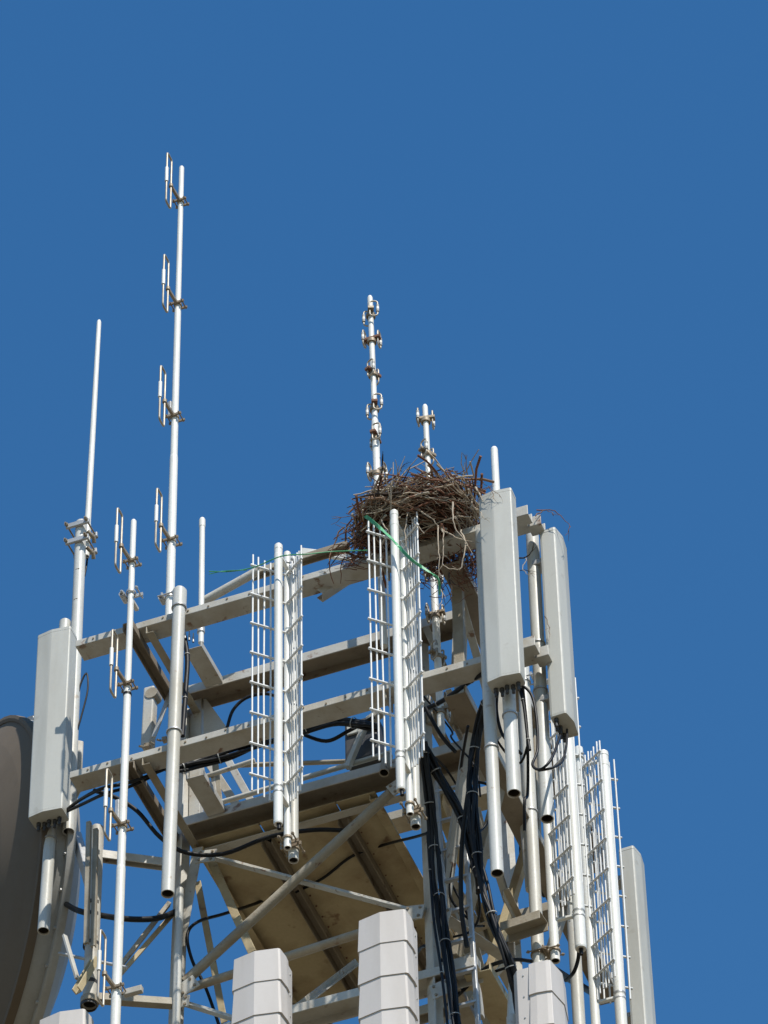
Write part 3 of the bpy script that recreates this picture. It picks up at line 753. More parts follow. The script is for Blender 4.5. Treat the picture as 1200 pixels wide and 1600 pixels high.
# ------------------------------------------------------------------ stepped panels of the lower sector
def stepped(loc, rotz, label):
    t = thing('stepped_panel_antenna', loc, label, 'antenna', 'off white stepped panel antennas')
    L = lambda x, y, z: Vector(loc) + Vector((x, y, z))
    prof = [(-0.168, 0.03), (-0.160, 0.0), (0.0, -0.030), (0.155, 0.0), (0.168, 0.012), (0.176, 0.10), (0.172, 0.15), (-0.172, 0.15), (-0.176, 0.10)]
    back = [(-0.162, 0.152), (0.162, 0.152), (0.16, 0.235), (0.12, 0.27), (-0.12, 0.27), (-0.16, 0.235)]
    tf = Matrix.Translation(loc)
    cy = 0.07
    pr = [(x, y - cy) for x, y in prof]
    tf2 = Matrix.Translation(Vector(loc) + Vector((0, cy, 0)))
    z = 0.0
    for k in range(8):
        h = 0.27 if k == 0 else 0.285
        MB().prism(pr, z - h, z, 1.05 if k else 1.035, 0.975, tf=tf2).part('shell_section', 'stepped', t, 0.003)
        z -= h - 0.002
    MB().prism(back, z, -0.02, tf=tf).part('back_shell', 'stepped', t, 0.004)
    q = MB()
    for k in range(12):
        for sx in (-1, 1): q.lathe(L(sx * 0.161, 0.19, -0.08 - k * 0.18), (sx, 0, 0), [(0, 0.007), (0.005, 0.006), (0.006, 0)], 8)
    q.part('rivet_row', 'galv', t)
    MB().pipe(L(0, 0.33, z - 0.35), L(0, 0.33, -0.25), 0.04).part('mounting_pipe', 'pipe', t)
    t.rotation_euler.z = rotz
    return t
S1 = stepped(p(-0.828, -0.33, -3.75), 0, 'stepped off white panel antenna, left of the two in front of the platform floor')
for loc, rz, lb in ((p(0.045, -0.33, -3.705), 0, 'stepped off white panel antenna, tallest of those along the bottom edge'),
                    (p(0.93, 0.60, -3.75), PI / 2, 'stepped off white panel antenna turned away to the right, under the hanging pipes'),
                    (p(-2.205, -0.33, -3.82), 0, 'off white panel antenna top barely showing at bottom left below the dish')):
    c = copy_tree(S1)
    c.location = loc
    c.rotation_euler.z = rz
    c['label'] = lb

# ------------------------------------------------------------------ big dish
dn = Vector((-0.72, -0.68, -0.08)).normalized()
dc = p(-3.815, 1.5, -0.923)
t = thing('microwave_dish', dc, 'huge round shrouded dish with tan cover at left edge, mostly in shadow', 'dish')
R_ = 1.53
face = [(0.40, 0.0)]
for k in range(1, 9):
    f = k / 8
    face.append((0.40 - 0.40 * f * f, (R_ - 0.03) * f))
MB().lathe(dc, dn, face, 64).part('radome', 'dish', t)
MB().lathe(dc, dn, [(-0.02, R_ - 0.04), (0.012, R_ - 0.035), (0.018, R_ - 0.012), (0.012, R_ + 0.012), (-0.05, R_ + 0.014), (-0.055, R_)], 64).part('face_ring', 'dish', t)
MB().lathe(dc, dn, [(-0.05, R_), (-0.20, R_), (-0.205, R_ - 0.02)], 64).part('shroud', 'shroud', t)
MB().lathe(dc, dn, [(-0.17, R_ + 0.001), (-0.17, R_ + 0.05), (-0.185, R_ + 0.055), (-0.23, R_ + 0.055), (-0.235, R_ - 0.05)], 64).part('rear_flange', 'shroud', t)
MB().lathe(dc, dn, [(-0.23, R_ - 0.03), (-0.36, R_ * 0.85), (-0.50, R_ * 0.6), (-0.58, R_ * 0.3), (-0.60, 0.12), (-0.72, 0.12), (-0.72, 0)], 48).part('reflector_back', 'shroud', t)
side = Vector((0, 0, 1)).cross(dn)
q = MB()
for k in range(36):
    an = 2 * PI * k / 36
    e = side * math.cos(an) + dn.cross(side) * math.sin(an)
    q.lathe(dc - dn * 0.17 + e * (R_ + 0.03), dn, [(0, 0.014), (0.015, 0.014), (0.015, 0)], 6, False)
q.part('flange_bolts', 'galv', t)['kind'] = 'stuff'
es = Vector((0.69, -0.72, 0)).normalized()
MB().box(dc - dn * 0.27 + es * (R_ - 0.12) + Vector((0, 0, 0.35)), 0.12, 0.06, 0.5, (es, dn, Vector((0, 0, 1)))).part('mount_plate', 'steel', t, 0.01)
MB().beam(dc - dn * 0.30 + es * (R_ - 0.15) + Vector((0, 0, -0.25)), p(-2.36, 0.45, -2.1), rect(0.06, 0.06)).part('mount_arm', 'galv', t, 0.006)

# ------------------------------------------------------------------ dark equipment box between the rails
t = thing('equipment_box', p(-0.555, 1, -0.95), 'dark grey box on pale bracket arms under the rails, behind the reflector wing', 'box')
c = p(-0.561, 1.05, -0.712)
MB().box(c, 0.25, 0.16, 0.40).part('casing', 'dark', t, 0.015)
MB().box(c + Vector((0.0, -0.09, 0.10)), 0.20, 0.02, 0.10).part('lid', 'radome', t, 0.006)
bar2 = MB().beam(p(-0.639, 0.9, -1.04), p(-0.508, 0.9, -0.695), rect(0.035, 0.05), (0, 1, 0)); bar2.part('bracket_arm', 'steel', t, 0.004)
MB().beam(p(-0.47, 0.88, -0.664), p(-0.357, 0.88, -0.603), rect(0.07, 0.05), (0, 0, 1)).part('bracket_arm', 'steel', t, 0.01)

# ------------------------------------------------------------------ cables
def cable(pts, r, label, name='cable', ties=0):
    path = smooth_path(pts, 6)
    t = thing(name, path[-1], label, 'cable', 'black cables on the tower')
    MB().tube(path, r, 8).part('jacket', 'cable', t)
    for k in range(ties):
        i = int((k + 0.6) * len(path) / (ties + 0.2))
        i = min(max(i, 1), len(path) - 2)
        q = MB(); ring(q, path[i], r, 0.003, (path[i + 1] - path[i - 1]).normalized(), 0.007, 10); q.part('cable_tie', 'tie', t)
    return t
def bundle(pts, r, n, spread, label, ties=4):
    path = smooth_path(pts, 6)
    t = thing('cable_bundle', path[-1], label, 'cables', 'bundles of black cables')
    for k in range(n):
        an = 2 * PI * k / n
        off = []
        for i, q in enumerate(path):
            d = (path[min(i + 1, len(path) - 1)] - path[max(i - 1, 0)]).normalized()
            e1 = d.cross(Vector((0, 1, 0.2))).normalized()
            e2 = d.cross(e1)
            w = spread * (1 + 0.3 * math.sin(i * 0.55 + k * 2.3))
            a2 = an + 0.8 * math.sin(i * 0.22 + k * 1.7) + 0.02 * i
            off.append(q + e1 * math.cos(a2) * w + e2 * math.sin(a2) * w * 0.7)
        MB().tube(off, r, 8).part('cable', 'cable', t)
    for k in range(ties):
        i = int((k + 0.6) * len(path) / (ties + 0.2))
        i = min(max(i, 1), len(path) - 2)
        q = MB(); ring(q, path[i], spread + r * 0.95, 0.003, (path[i + 1] - path[i - 1]).normalized(), 0.007, 12); q.part('cable_tie', 'tie', t)
    return t
bundle([p(0.758, 0.05, -1.565), p(0.609, 0.2, -1.599), p(0.519, 0.3, -1.812), p(0.472, 0.35, -2.113), p(0.461, 0.4, -2.481), p(0.476, 0.45, -2.865), p(0.536, 0.5, -3.234), p(0.605, 0.6, -3.581), p(0.605, 0.75, -3.783), p(0.618, 0.8, -4.133)], 0.0115, 8, 0.026, 'thick bundle of black cables curving down from the panel beside the nest', 7)
bundle([p(0.141, 0.3, -1.613), p(0.115, 0.45, -1.897), p(0.093, 0.6, -2.238), p(0.1, 0.66, -2.72), p(0.141, 0.66, -3.253), p(0.201, 0.66, -4.028)], 0.0105, 8, 0.026, 'straight bundle of black cables running down the right front tower leg', 6)
bundle([p(0.131, 0.35, -1.626), p(0.21, 0.5, -1.856), p(0.305, 0.6, -2.133), p(0.369, 0.65, -2.469), p(0.422, 0.6, -2.834)], 0.015, 5, 0.024, 'slanting black cables crossing from the leg bundle to the curved bundle', 3)
bundle([p(-1.741, 0.25, -1.257), p(-1.599, 0.35, -1.169), p(-1.367, 0.4, -1.113), p(-1.086, 0.4, -1.065), p(-0.776, 0.35, -1.117), p(-0.488, 0.35, -1.141), p(-0.203, 0.35, -1.295)], 0.014, 6, 0.026, 'horizontal bundle of black cables slung just under the lower rail', 5)
cable([p(-0.816, 0.45, -1.043), p(-0.624, 0.45, -1.188), p(-0.455, 0.45, -1.149), p(-0.262, 0.45, -1.082)], 0.014, 'slack black cable sagging below the rail next to the dark box')
cable([p(-1.397, 0.5, -0.728), p(-1.354, 0.5, -0.571), p(-1.256, 0.5, -0.486), p(-1.118, 0.5, -0.492), p(-1.02, 0.5, -0.554)], 0.012, 'black cable arching above the lower rail behind the left reflector wing')
cable([p(-2.58, 0.4, -1.205), p(-2.408, 0.25, -1.298), p(-2.146, 0.05, -1.457), p(-1.95, 0.1, -1.421), p(-1.719, 0.2, -1.278)], 0.013, 'upper black cable leading right from the foot of the far left panel')
cable([p(-2.579, 0.4, -1.217), p(-2.382, 0.25, -1.345), p(-2.143, 0.1, -1.463), p(-1.996, 0.15, -1.41), p(-1.825, 0.2, -1.315)], 0.012, 'lower black cable leading right from the foot of the far left panel')
cable([p(-2.33, 0.3, -1.189), p(-2.183, 0.35, -1.265), p(-2.029, 0.4, -1.412), p(-1.897, 0.5, -1.617), p(-1.743, 0.6, -1.731), p(-1.494, 0.7, -1.743), p(-1.177, 0.75, -1.651), p(-0.86, 0.8, -1.651), p(-0.659, 0.9, -1.641)], 0.016, 'long black cable sagging from the left rail to the floor plates')
cable([p(-2.801, 0.85, -1.617), p(-2.537, 0.55, -2.045), p(-2.366, 0.5, -2.187), p(-2.1, 0.45, -2.361), p(-1.949, 0.6, -2.28), p(-1.893, 0.8, -2.065)], 0.021, 'thick dark waveguide cable from the dish to the tower')
cable([p(0.478, 0.35, -1.934), p(0.398, 0.4, -2.281), p(0.324, 0.5, -2.582), p(0.277, 0.6, -2.947), p(0.273, 0.7, -3.207)], 0.017, 'single black cable hanging left of the curved bundle')
cable([p(0.053, 0.5, -1.102), p(0.256, 0.4, -1.168), p(0.516, 0.2, -1.274), p(0.733, 0.05, -1.358)], 0.017, 'black cable crossing up to the right under the rail end', ties=2)
cable([p(0.132, 0.4, -1.179), p(0.212, 0.5, -1.397), p(0.294, 0.55, -1.536)], 0.014, 'short black cable slanting down beside the reflector wing under the nest')
cable([p(0.01, 0.72, -2.056), p(-0.13, 0.85, -1.93), p(-0.551, 1.377, -1.4), p(-0.804, 1.403, -1.4), p(-1.077, 1.539, -1.4), p(-1.319, 1.618, -1.385)], 0.011, 'thin dark cable running along the underside of the floor plates')
cable([p(-1.46, 1.576, -1.385), p(-1.602, 1.609, -1.395), p(-1.698, 1.2, -1.818), p(-1.786, 0.95, -2.071), p(-1.824, 0.85, -2.261), p(-1.808, 0.9, -2.462), p(-1.72, 0.95, -2.714), p(-1.628, 1, -3.08)], 0.012, 'thin black cable looping at the left tower leg below the floor')
cable([p(-1.57, 0.1, -0.119), p(-1.551, 0.12, -0.335), p(-1.56, 0.12, -0.653), p(-1.578, 0.12, -1.09)], 0.019, 'thick black cable running down close behind the capped pipe', ties=2)
cable([p(-2.592, 0.52, -0.358), p(-2.553, 0.52, -0.178), p(-2.51, 0.52, 0.082), p(-2.526, 0.52, 0.259), p(-2.573, 0.52, 0.145), p(-2.588, 0.52, -0.021)], 0.007, 'small thin cable loop beside the far left pole')
cable([p(0.786, 0.05, -1.563), p(0.78, 0.02, -1.796), p(0.815, -0, -2.04), p(0.877, 0.02, -2.164), p(0.915, 0.1, -2.184)], 0.011, 'black cable looping below the panel beside the nest')
cable([p(0.95, 0.03, -1.593), p(1.021, 0.05, -1.705), p(1.049, 0.05, -1.929), p(1.046, 0.05, -2.228), p(1.02, -0, -2.412), p(1.101, -0.08, -2.555), p(1.175, -0.06, -2.463), p(1.177, 0.15, -2.065)], 0.010, 'black cable making a wide hanging loop under the two right panels')
cable([p(0.934, 0.05, -1.581), p(0.954, 0.08, -1.744), p(0.963, 0.1, -2.033), p(0.975, 0.1, -2.17)], 0.011, 'short black tail cable with pale ties below the panel connectors', ties=2)
cable([p(1.183, 0.3, -1.871), p(1.202, 0.2, -2.12), p(1.211, 0.05, -2.407), p(1.171, -0.06, -2.55), p(1.081, -0.06, -2.541)], 0.009, 'thin black loop hanging from the right turned panel')
cable([p(0.7, 1.851, -2.393), p(0.65, 1.966, -2.401), p(0.6, 2.005, -2.47), p(0.5, 2.137, -2.4)], 0.014, 'short black cable curving below the tube of the reflector under the outer panel')
cable([p(0.3, 2.461, -1.948), p(0.3, 2.873, -1.719), p(0.3, 3.252, -1.501), p(0.3, 3.718, -1.227)], 0.026, 'thick black cable crossing low behind the right reflectors')
cable([p(0.2, 2.233, -0.793), p(0.2, 2.203, -1.071), p(0.2, 2.435, -1.073), p(0.2, 2.687, -1.034)], 0.015, 'black cable curving behind the right pipes below the rail')
cable([p(0.037, 0.95, -3.435), p(0.142, 1, -3.287), p(0.318, 0.95, -3.198), p(0.55, 0.8, -3.33), p(0.716, 0.7, -3.479)], 0.014, 'black cable crossing below the curved bundle at bottom right')
cable([p(0.052, 0.6, -2.164), p(0.048, 0.64, -2.484), p(0.079, 0.6, -2.995), p(0.121, 0.6, -3.466), p(0.159, 0.6, -4.062)], 0.010, 'thin loose cable beside the leg bundle', ties=2)

t = thing('cable_tangle', p(0.081, 0.9, -2.51), 'loose tangle of thin black cables among the braces under the nest side panel', 'cables')
for pts in ([p(0.08, 0.4, -0.94), p(0.183, 0.6, -1.108), p(0.253, 0.6, -1.321), p(0.427, 0.5, -1.782), p(0.431, 0.6, -1.997)],
            [p(0.468, 0.4, -1.976), p(0.511, 0.6, -1.965), p(0.495, 0.7, -2.052), p(0.423, 0.6, -2.234), p(0.39, 0.6, -2.401)],
            [p(0.122, 0.4, -1.59), p(0.138, 0.8, -1.777), p(0.166, 0.9, -2.123), p(0.118, 0.9, -2.522), p(0.155, 1, -2.685)],
            [p(0.534, 0.28, -1.713), p(0.319, 0.6, -1.653), p(0.194, 0.8, -1.797), p(0.202, 0.8, -2.162), p(0.286, 0.8, -2.488)],
            [p(0.091, 0.6, -2.117), p(0.087, 0.9, -2.275), p(0.118, 1, -2.497), p(0.248, 0.9, -2.801), p(0.391, 0.8, -2.933)],
            [p(0.424, 0.6, -2.765), p(0.338, 0.7, -2.883), p(0.253, 0.8, -2.944), p(0.152, 0.9, -2.942)],
            [p(0.715, 0.1, -1.76), p(0.737, 0.2, -1.921), p(0.81, 0.3, -1.978), p(0.903, 0.3, -1.951)],
            [p(0.937, 0.04, -1.604), p(0.903, 0.2, -1.92), p(0.821, 0.4, -2.193), p(0.816, 0.5, -2.341), p(0.759, 0.5, -2.499)],
            [p(-0.32, 1.2, -2.827), p(-0.08, 1, -2.955), p(0.047, 1, -3.066), p(0.208, 1, -3.223), p(0.472, 0.9, -3.25)],
            [p(0.13, 0.38, -1.586), p(0.164, 0.8, -1.511), p(0.182, 0.9, -1.558), p(0.176, 1, -1.798), p(0.333, 0.9, -2.181)]):
    r = random.uniform(0.006, 0.011)
    MB().tube(smooth_path([q + Vector((random.gauss(0, 0.02), random.gauss(0, 0.05), random.gauss(0, 0.02))) for q in pts], 6), r, 8).part('cable', 'cable', t)

# ------------------------------------------------------------------ the nest
NC = p(0.275, -0.01, 0.255)
AX = Vector((0.445, 0.36, 0.245))
nest = thing('bird_nest', NC - Vector((0, 0, 0.25)), 'large untidy bird nest of dark and bleached sticks on top of the rails', 'nest')
core = MB()
rings_, segs = 14, 28
cv = []
for i in range(rings_ + 1):
    th_ = PI * i / rings_
    for j in range(segs):
        ph = 2 * PI * j / segs
        w = 0.84 + 0.10 * math.sin(3 * ph + 2 * th_) * math.sin(th_) + random.uniform(-0.05, 0.05)
        q = Vector((math.sin(th_) * math.cos(ph) * AX.x, math.sin(th_) * math.sin(ph) * AX.y, math.cos(th_) * AX.z)) * w
        if q.z > 0.13: q.z = 0.13 - (q.z - 0.13) * 0.5
        cv.append(NC + q)
cf = [(i * segs + j, i * segs + (j + 1) % segs, (i + 1) * segs + (j + 1) % segs, (i + 1) * segs + j) for i in range(rings_) for j in range(segs)]
core.add(cv, [tuple(reversed(f)) for f in cf])
core.part('nest_lining', 'lining', nest)

def stick_path(L, bend, n=6):
    pts = [Vector((0, 0, 0))]
    d = Vector((1, 0, 0))
    for i in range(n):
        d = (d + Vector((0, random.uniform(-bend, bend), random.uniform(-bend, bend)))).normalized()
        pts.append(pts[-1] + d * L / n)
    c = sum(pts, Vector()) / len(pts)
    return [q - c for q in pts]
def stick_mb(L, r, bend, fork=True):
    b = MB()
    pts = stick_path(L, bend)
    b.tube(pts, [r * (1 - 0.55 * i / 6) for i in range(7)], 5)
    if fork:
        for k in range(random.choice((0, 1, 1, 2))):
            i = random.randint(2, 5)
            d = (pts[i] - pts[i - 1]).normalized()
            e = (d + Vector((0, random.uniform(-1, 1), random.uniform(-1, 1)))).normalized()
            l2 = L * random.uniform(0.15, 0.35)
            b.tube([pts[i], pts[i] + e * l2 * 0.5, pts[i] + (e + d * 0.5).normalized() * l2], [r * 0.6, r * 0.5, r * 0.3], 4)
    return b
pool = {}
for mt in ('bark_dark', 'bark_mid', 'bark_red', 'bark_grey'):
    pool[mt] = []
    for k in range(9):
        L = random.uniform(0.22, 0.62)
        r = random.choice((0.004, 0.006, 0.008, 0.010)) if mt != 'bark_grey' else random.uniform(0.0055, 0.010)
        pool[mt].append(stick_mb(L, r, random.choice((0.18, 0.3, 0.5))).mesh('stick', mt))
def shell_point(lo=0.82, hi=1.06):
    while True:
        d = Vector((random.gauss(0, 1), random.gauss(0, 1), random.gauss(0, 1))).normalized()
        if d.z < 0.55: break
    w = random.uniform(lo, hi)
    return d, Vector((d.x * AX.x, d.y * AX.y, d.z * AX.z)) * w
def stick_dir(d, tangent=1.0):
    az = Vector((-d.y, d.x, 0))
    if az.length < 0.1: az = Vector((1, 0, 0))
    az.normalize()
    v = az * random.choice((-1, 1)) + d * random.uniform(-0.3, 0.18) + Vector((0, 0, random.uniform(-0.55, 0.45))) + Vector((random.gauss(0, 0.25), random.gauss(0, 0.25), 0))
    return v.normalized()
def orient(d):
    q = d.to_track_quat('X', 'Z')
    return (q.to_matrix() @ Matrix.Rotation(random.uniform(0, 2 * PI), 3, 'X')).to_4x4()
pick = ['bark_dark'] * 3 + ['bark_mid'] * 6 + ['bark_red'] * 5 + ['bark_grey'] * 9
norg = ORG[nest.name]
first_named = 0
for k in range(222):
    d, q = shell_point(0.86, 1.10)
    if q.y > 0.1 and random.random() < 0.6: q.y = -q.y; d.y = -d.y
    o = bpy.data.objects.new('stick', random.choice(pool[random.choice(pick)]))
    col.objects.link(o)
    o.parent = nest
    o.matrix_local = Matrix.Translation(NC - norg + q) @ orient(stick_dir(d)) @ Matrix.Scale(random.uniform(0.75, 1.1), 4)
# sticks that stand out in the picture: bleached branches, hanging ends, the heap that spills along the rail
def wander(pts, r, mat, jit=0.016):
    path = smooth_path([q + Vector((random.uniform(-jit, jit), random.uniform(-jit, jit), random.uniform(-jit, jit))) for q in pts], 4)
    n = len(path)
    r *= 0.66
    path = [q + Vector((random.gauss(0, 0.0035), random.gauss(0, 0.0035), random.gauss(0, 0.0035))) for q in path]
    b = MB().tube(path, [r * (1.1 - 0.75 * i / (n - 1)) * random.uniform(0.8, 1.2) for i in range(n)], 6)
    for k in range(2):
        i = random.randint(n // 3, n - 2)
        e = ((path[i + 1] - path[i]).normalized() + Vector((random.gauss(0, 0.7), random.gauss(0, 0.7), random.gauss(0, 0.7)))).normalized()
        l2 = random.uniform(0.03, 0.09)
        b.tube([path[i], path[i] + e * l2 * 0.5, path[i] + e * l2 + Vector((random.gauss(0, 0.01), 0, random.gauss(0, 0.01)))], [r * 0.5, r * 0.4, r * 0.2], 4)
    return b.part('stick', mat, nest)
wander([p(0.021, -0.1, 0.748), p(0.092, -0.15, 0.575), p(0.229, -0.2, 0.388), p(0.332, -0.22, 0.313)], 0.012, 'bark_grey')
wander([p(0.237, -0.22, 0.399), p(0.277, -0.26, 0.163), p(0.338, -0.28, -0.047), p(0.383, -0.28, -0.176)], 0.011, 'bark_grey')
wander([p(0.305, -0.26, 0.151), p(0.393, -0.27, 0.04), p(0.449, -0.27, -0.061), p(0.488, -0.25, -0.123)], 0.010, 'bark_grey')
wander([p(0.503, -0.15, 0.416), p(0.545, -0.1, 0.536), p(0.625, -0.05, 0.562), p(0.674, 0, 0.532)], 0.011, 'bark_grey')
wander([p(0.502, -0.15, 0.409), p(0.525, -0.18, 0.309), p(0.569, -0.2, 0.225)], 0.009, 'bark_grey')
wander([p(0.687, -0.1, 0.392), p(0.681, -0.15, 0.211), p(0.627, -0.18, 0.149), p(0.576, -0.2, 0.103)], 0.009, 'bark_grey')
wander([p(0.701, -0.1, 0.38), p(0.718, -0.12, 0.226), p(0.696, -0.15, 0.092)], 0.010, 'bark_grey')
wander([p(0.762, -0.2, 0.227), p(0.81, -0.28, 0.061), p(0.858, -0.33, -0.067)], 0.011, 'bark_grey')
wander([p(0.608, -0.25, 0.067), p(0.629, -0.27, -0.12), p(0.647, -0.25, -0.238), p(0.69, -0.22, -0.355), p(0.725, -0.2, -0.492)], 0.009, 'bark_grey')
wander([p(0.507, -0.2, -0.12), p(0.562, -0.2, -0.207), p(0.647, -0.2, -0.267), p(0.723, -0.15, -0.287)], 0.010, 'bark_grey')
wander([p(0.651, -0.15, -0.141), p(0.673, -0.2, -0.329), p(0.639, -0.2, -0.542), p(0.581, -0.2, -0.552), p(0.517, -0.2, -0.463)], 0.009, 'bark_grey')
wander([p(0.092, -0.3, 0.077), p(0.125, -0.33, -0.078), p(0.179, -0.35, -0.165)], 0.010, 'bark_grey')
wander([p(0.19, -0.2, 0.391), p(0.244, -0.2, 0.422), p(0.34, -0.15, 0.529), p(0.381, -0.1, 0.603)], 0.010, 'bark_grey')
wander([p(0.365, -0.25, 0.203), p(0.491, -0.27, 0.093), p(0.579, -0.25, 0.078)], 0.013, 'bark_red')
wander([p(-0.095, -0.1, 0.571), p(0.083, -0.2, 0.38), p(0.236, -0.25, 0.282)], 0.007, 'bark_grey')
wander([p(-0.309, 0.1, 0.675), p(-0.236, 0.08, 0.707), p(-0.098, 0, 0.626), p(0.047, -0.1, 0.508)], 0.008, 'bark_mid')
wander([p(0.035, 0.3, 1.175), p(0.066, 0.3, 1.232), p(0.111, 0.3, 1.255)], 0.005, 'bark_dark')
wander([p(0.573, 0.2, 0.788), p(0.581, 0.2, 1.031)], 0.009, 'bark_dark')
wander([p(0.185, 0.35, 1.151), p(0.351, 0.3, 1.054), p(0.515, 0.25, 0.93), p(0.651, 0.2, 0.743), p(0.763, 0.1, 0.529)], 0.009, 'bark_dark')
wander([p(0.836, -0.3, 0.044), p(0.904, -0.33, 0.026), p(0.954, -0.33, -0.034), p(0.99, -0.33, -0.101)], 0.0045, 'bark_mid')
wander([p(0.904, -0.33, 0.026), p(0.931, -0.33, -0.037), p(0.938, -0.33, -0.106)], 0.004, 'bark_mid')
wander([p(0.817, -0.3, 0.025), p(0.897, -0.34, -0.02), p(0.958, -0.35, -0.009)], 0.004, 'bark_mid')
wander([p(0.82, -0.3, -0.16), p(0.879, -0.34, -0.263), p(0.916, -0.34, -0.303)], 0.005, 'bark_grey')
wander([p(0.294, -0.3, 0.036), p(0.283, -0.32, -0.163), p(0.27, -0.32, -0.354), p(0.297, -0.3, -0.506)], 0.006, 'bark_grey')
wander([p(0.506, -0.22, -0.1), p(0.508, -0.24, -0.304), p(0.488, -0.25, -0.5), p(0.483, -0.25, -0.691)], 0.008, 'bark_grey')
wander([p(0.533, -0.22, -0.163), p(0.525, -0.24, -0.375), p(0.514, -0.25, -0.574)], 0.007, 'bark_grey')
wander([p(0.432, -0.1, -0.493), p(0.456, -0.1, -0.663), p(0.453, -0.1, -0.777), p(0.432, -0.1, -0.846)], 0.006, 'bark_grey')
wander([p(0.44, 0.1, -0.238), p(0.445, 0.1, -0.402), p(0.465, 0.1, -0.571)], 0.010, 'bark_dark')
wander([p(0.453, 0.1, -0.308), p(0.515, 0.12, -0.397), p(0.56, 0.15, -0.444)], 0.006, 'bark_dark')
wander([p(1.139, 0.1, 0.111), p(1.211, 0.1, 0.103), p(1.268, 0.12, 0.04), p(1.32, 0.15, -0.056), p(1.306, 0.15, -0.143)], 0.006, 'bark_red')
wander([p(1.13, 0.05, 0.026), p(1.179, 0.08, 0.089), p(1.238, 0.1, 0.059)], 0.006, 'bark_mid')
wander([p(0.975, 0.1, -0.296), p(1.057, 0.05, -0.352), p(1.123, -0, -0.348)], 0.008, 'bark_dark')
wander([p(0.969, 0.1, -0.443), p(1.061, 0.05, -0.495)], 0.006, 'bark_dark')
wander([p(1.069, -0.08, -0.509), p(1.063, -0.1, -0.61), p(1.088, -0.1, -0.678), p(1.13, -0.1, -0.7)], 0.005, 'bark_grey')
wander([p(1.137, 0.1, -0.962), p(1.153, 0.12, -1.069), p(1.144, 0.12, -1.16)], 0.004, 'bark_mid')
# heap spilling to the left along the upper rail
for k in range(20):
    f = random.random()
    c = NC + Vector((-0.36 - 0.24 * f, -0.12 + random.uniform(-0.12, 0.12), -0.10 - 0.26 * f + random.uniform(-0.05, 0.09)))
    o = bpy.data.objects.new('stick', random.choice(pool[random.choice(['bark_dark', 'bark_dark', 'bark_mid', 'bark_red'])]))
    col.objects.link(o)
    o.parent = nest
    dd = Vector((-0.75 + random.gauss(0, 0.3), random.gauss(0, 0.35), -0.45 + random.gauss(0, 0.35))).normalized()
    o.matrix_local = Matrix.Translation(c - norg) @ orient(dd) @ Matrix.Scale(random.uniform(0.5, 0.85), 4)
# small twigs filling the body: too many to count
tw = MB()
def loose(c, d, L, r):
    R3 = orient(d)
    pts = [c + R3 @ q for q in stick_path(L, 0.4, 4)]
    tw.tube(pts, [r, r * 0.9, r * 0.8, r * 0.6, r * 0.4], 4, cap=False)
for k in range(1000):
    d, q = shell_point(0.72, 0.97)
    loose(NC + q, stick_dir(d), random.uniform(0.08, 0.32), random.uniform(0.002, 0.005))
for k in range(240):        # tuft hanging under the right end, by the panel
    c = p(0.526, 0.25, -0.027) + Vector((random.gauss(0.0, 0.10), random.gauss(0, 0.10), random.gauss(0.05, 0.10)))
    loose(c, Vector((random.gauss(0, 0.6), random.gauss(0, 0.5), random.gauss(-0.4, 0.6))).normalized(), random.uniform(0.08, 0.26), random.uniform(0.0025, 0.005))
for k in range(170):        # clump sagging under the rail
    c = p(0.304, 0.28, 0.076) + Vector((random.gauss(0.0, 0.10), random.gauss(0, 0.07), random.gauss(0.02, 0.06)))
    loose(c, Vector((random.gauss(0, 0.8), random.gauss(0, 0.5), random.gauss(-0.2, 0.4))).normalized(), random.uniform(0.08, 0.24), random.uniform(0.0025, 0.005))
for k in range(80):        # tuft between the heap and the rail
    f = random.random()
    c = NC + Vector((-0.30 - 0.22 * f, -0.10 + random.gauss(0, 0.08), -0.08 - 0.24 * f + random.gauss(0, 0.06)))
    loose(c, Vector((-0.7 + random.gauss(0, 0.5), random.gauss(0, 0.5), -0.3 + random.gauss(0, 0.5))).normalized(), random.uniform(0.08, 0.26), random.uniform(0.0025, 0.005))
to = tw.part('twig_mass', 'bark_red', nest)
to['kind'] = 'stuff'
M['bark_mix'] = M['bark_mid']
tw = MB()
for k in range(750):
    d, q = shell_point(0.88, 1.05)
    loose(NC + q, stick_dir(d), random.uniform(0.08, 0.28), random.uniform(0.002, 0.0045))
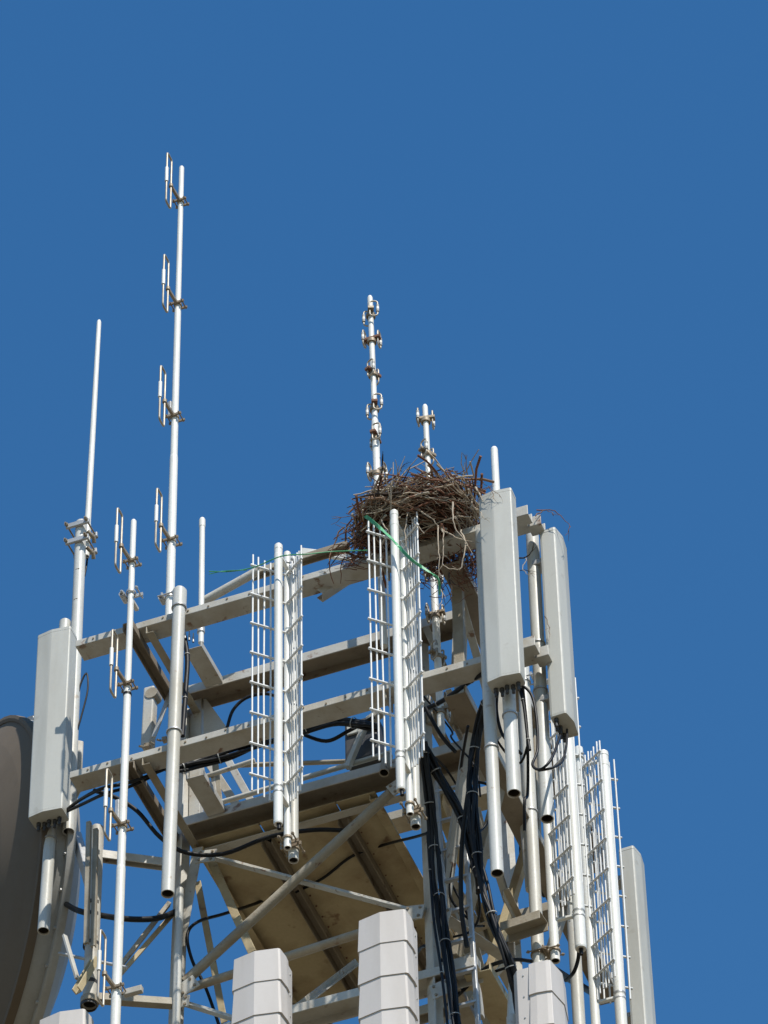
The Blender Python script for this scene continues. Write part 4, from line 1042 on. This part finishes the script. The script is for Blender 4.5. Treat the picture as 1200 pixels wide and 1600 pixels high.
to = tw.part('twig_mass', 'bark_grey', nest)
to['kind'] = 'stuff'

# ------------------------------------------------------------------ green strap and twine caught in the nest
def ribbon(pts, w, th, name, label, cat):
    path = smooth_path(pts, 6)
    b = MB()
    for i in range(len(path) - 1):
        pass
    n = len(path)
    vs, fs = [], []
    for i, q in enumerate(path):
        d = (path[min(i + 1, n - 1)] - path[max(i - 1, 0)]).normalized()
        e = d.cross(Vector((0.15, -1, -0.3))).normalized()
        tw_ = 0.9 * math.sin(i * 0.42) + 0.3 * math.sin(i * 1.3)
        e = (e * math.cos(tw_) + d.cross(e) * math.sin(tw_)).normalized()
        f = d.cross(e).normalized()
        for a, c in ((-1, -1), (1, -1), (1, 1), (-1, 1)): vs.append(q + e * a * w / 2 * (1 - 0.45 * i / n) + f * c * th / 2)
    for i in range(n - 1):
        for j in range(4):
            a, c = i * 4 + j, i * 4 + (j + 1) % 4
            fs.append((a, c, c + 4, a + 4))
    fs += [(3, 2, 1, 0), tuple(range(4 * n - 4, 4 * n))]
    b.add(vs, fs)
    return b.single(name, 'strap', label, cat)
ribbon([p(-0.023, -0.3, 0.136), p(0.089, -0.36, -0.073), p(0.217, -0.43, -0.324), p(0.349, -0.44, -0.579), p(0.456, -0.42, -0.717), p(0.511, -0.38, -0.763), p(0.53, -0.36, -0.803), p(0.511, -0.3, -0.877)], 0.028, 0.004, 'green_strap', 'bright green plastic strap trailing diagonally below the nest', 'strap')
MB().tube(smooth_path([p(-1.223, -0.28, 0.053), p(-1.043, -0.32, -0.056), p(-0.825, -0.4, -0.173), p(-0.597, -0.46, -0.21), p(-0.42, -0.42, -0.22), p(-0.273, -0.3, -0.134), p(-0.027, -0.25, -0.168)]), 0.0045, 6).single('green_twine', 'strap', 'thin green twine strung from the nest across the left reflector antenna', 'twine')
MB().tube(smooth_path([p(-1.223, -0.28, 0.026), p(-1.087, -0.31, -0.023), p(-0.892, -0.39, -0.17)]), 0.003, 6).single('green_twine', 'strap', 'short loose end of green twine hanging left of the reflector antenna', 'twine')
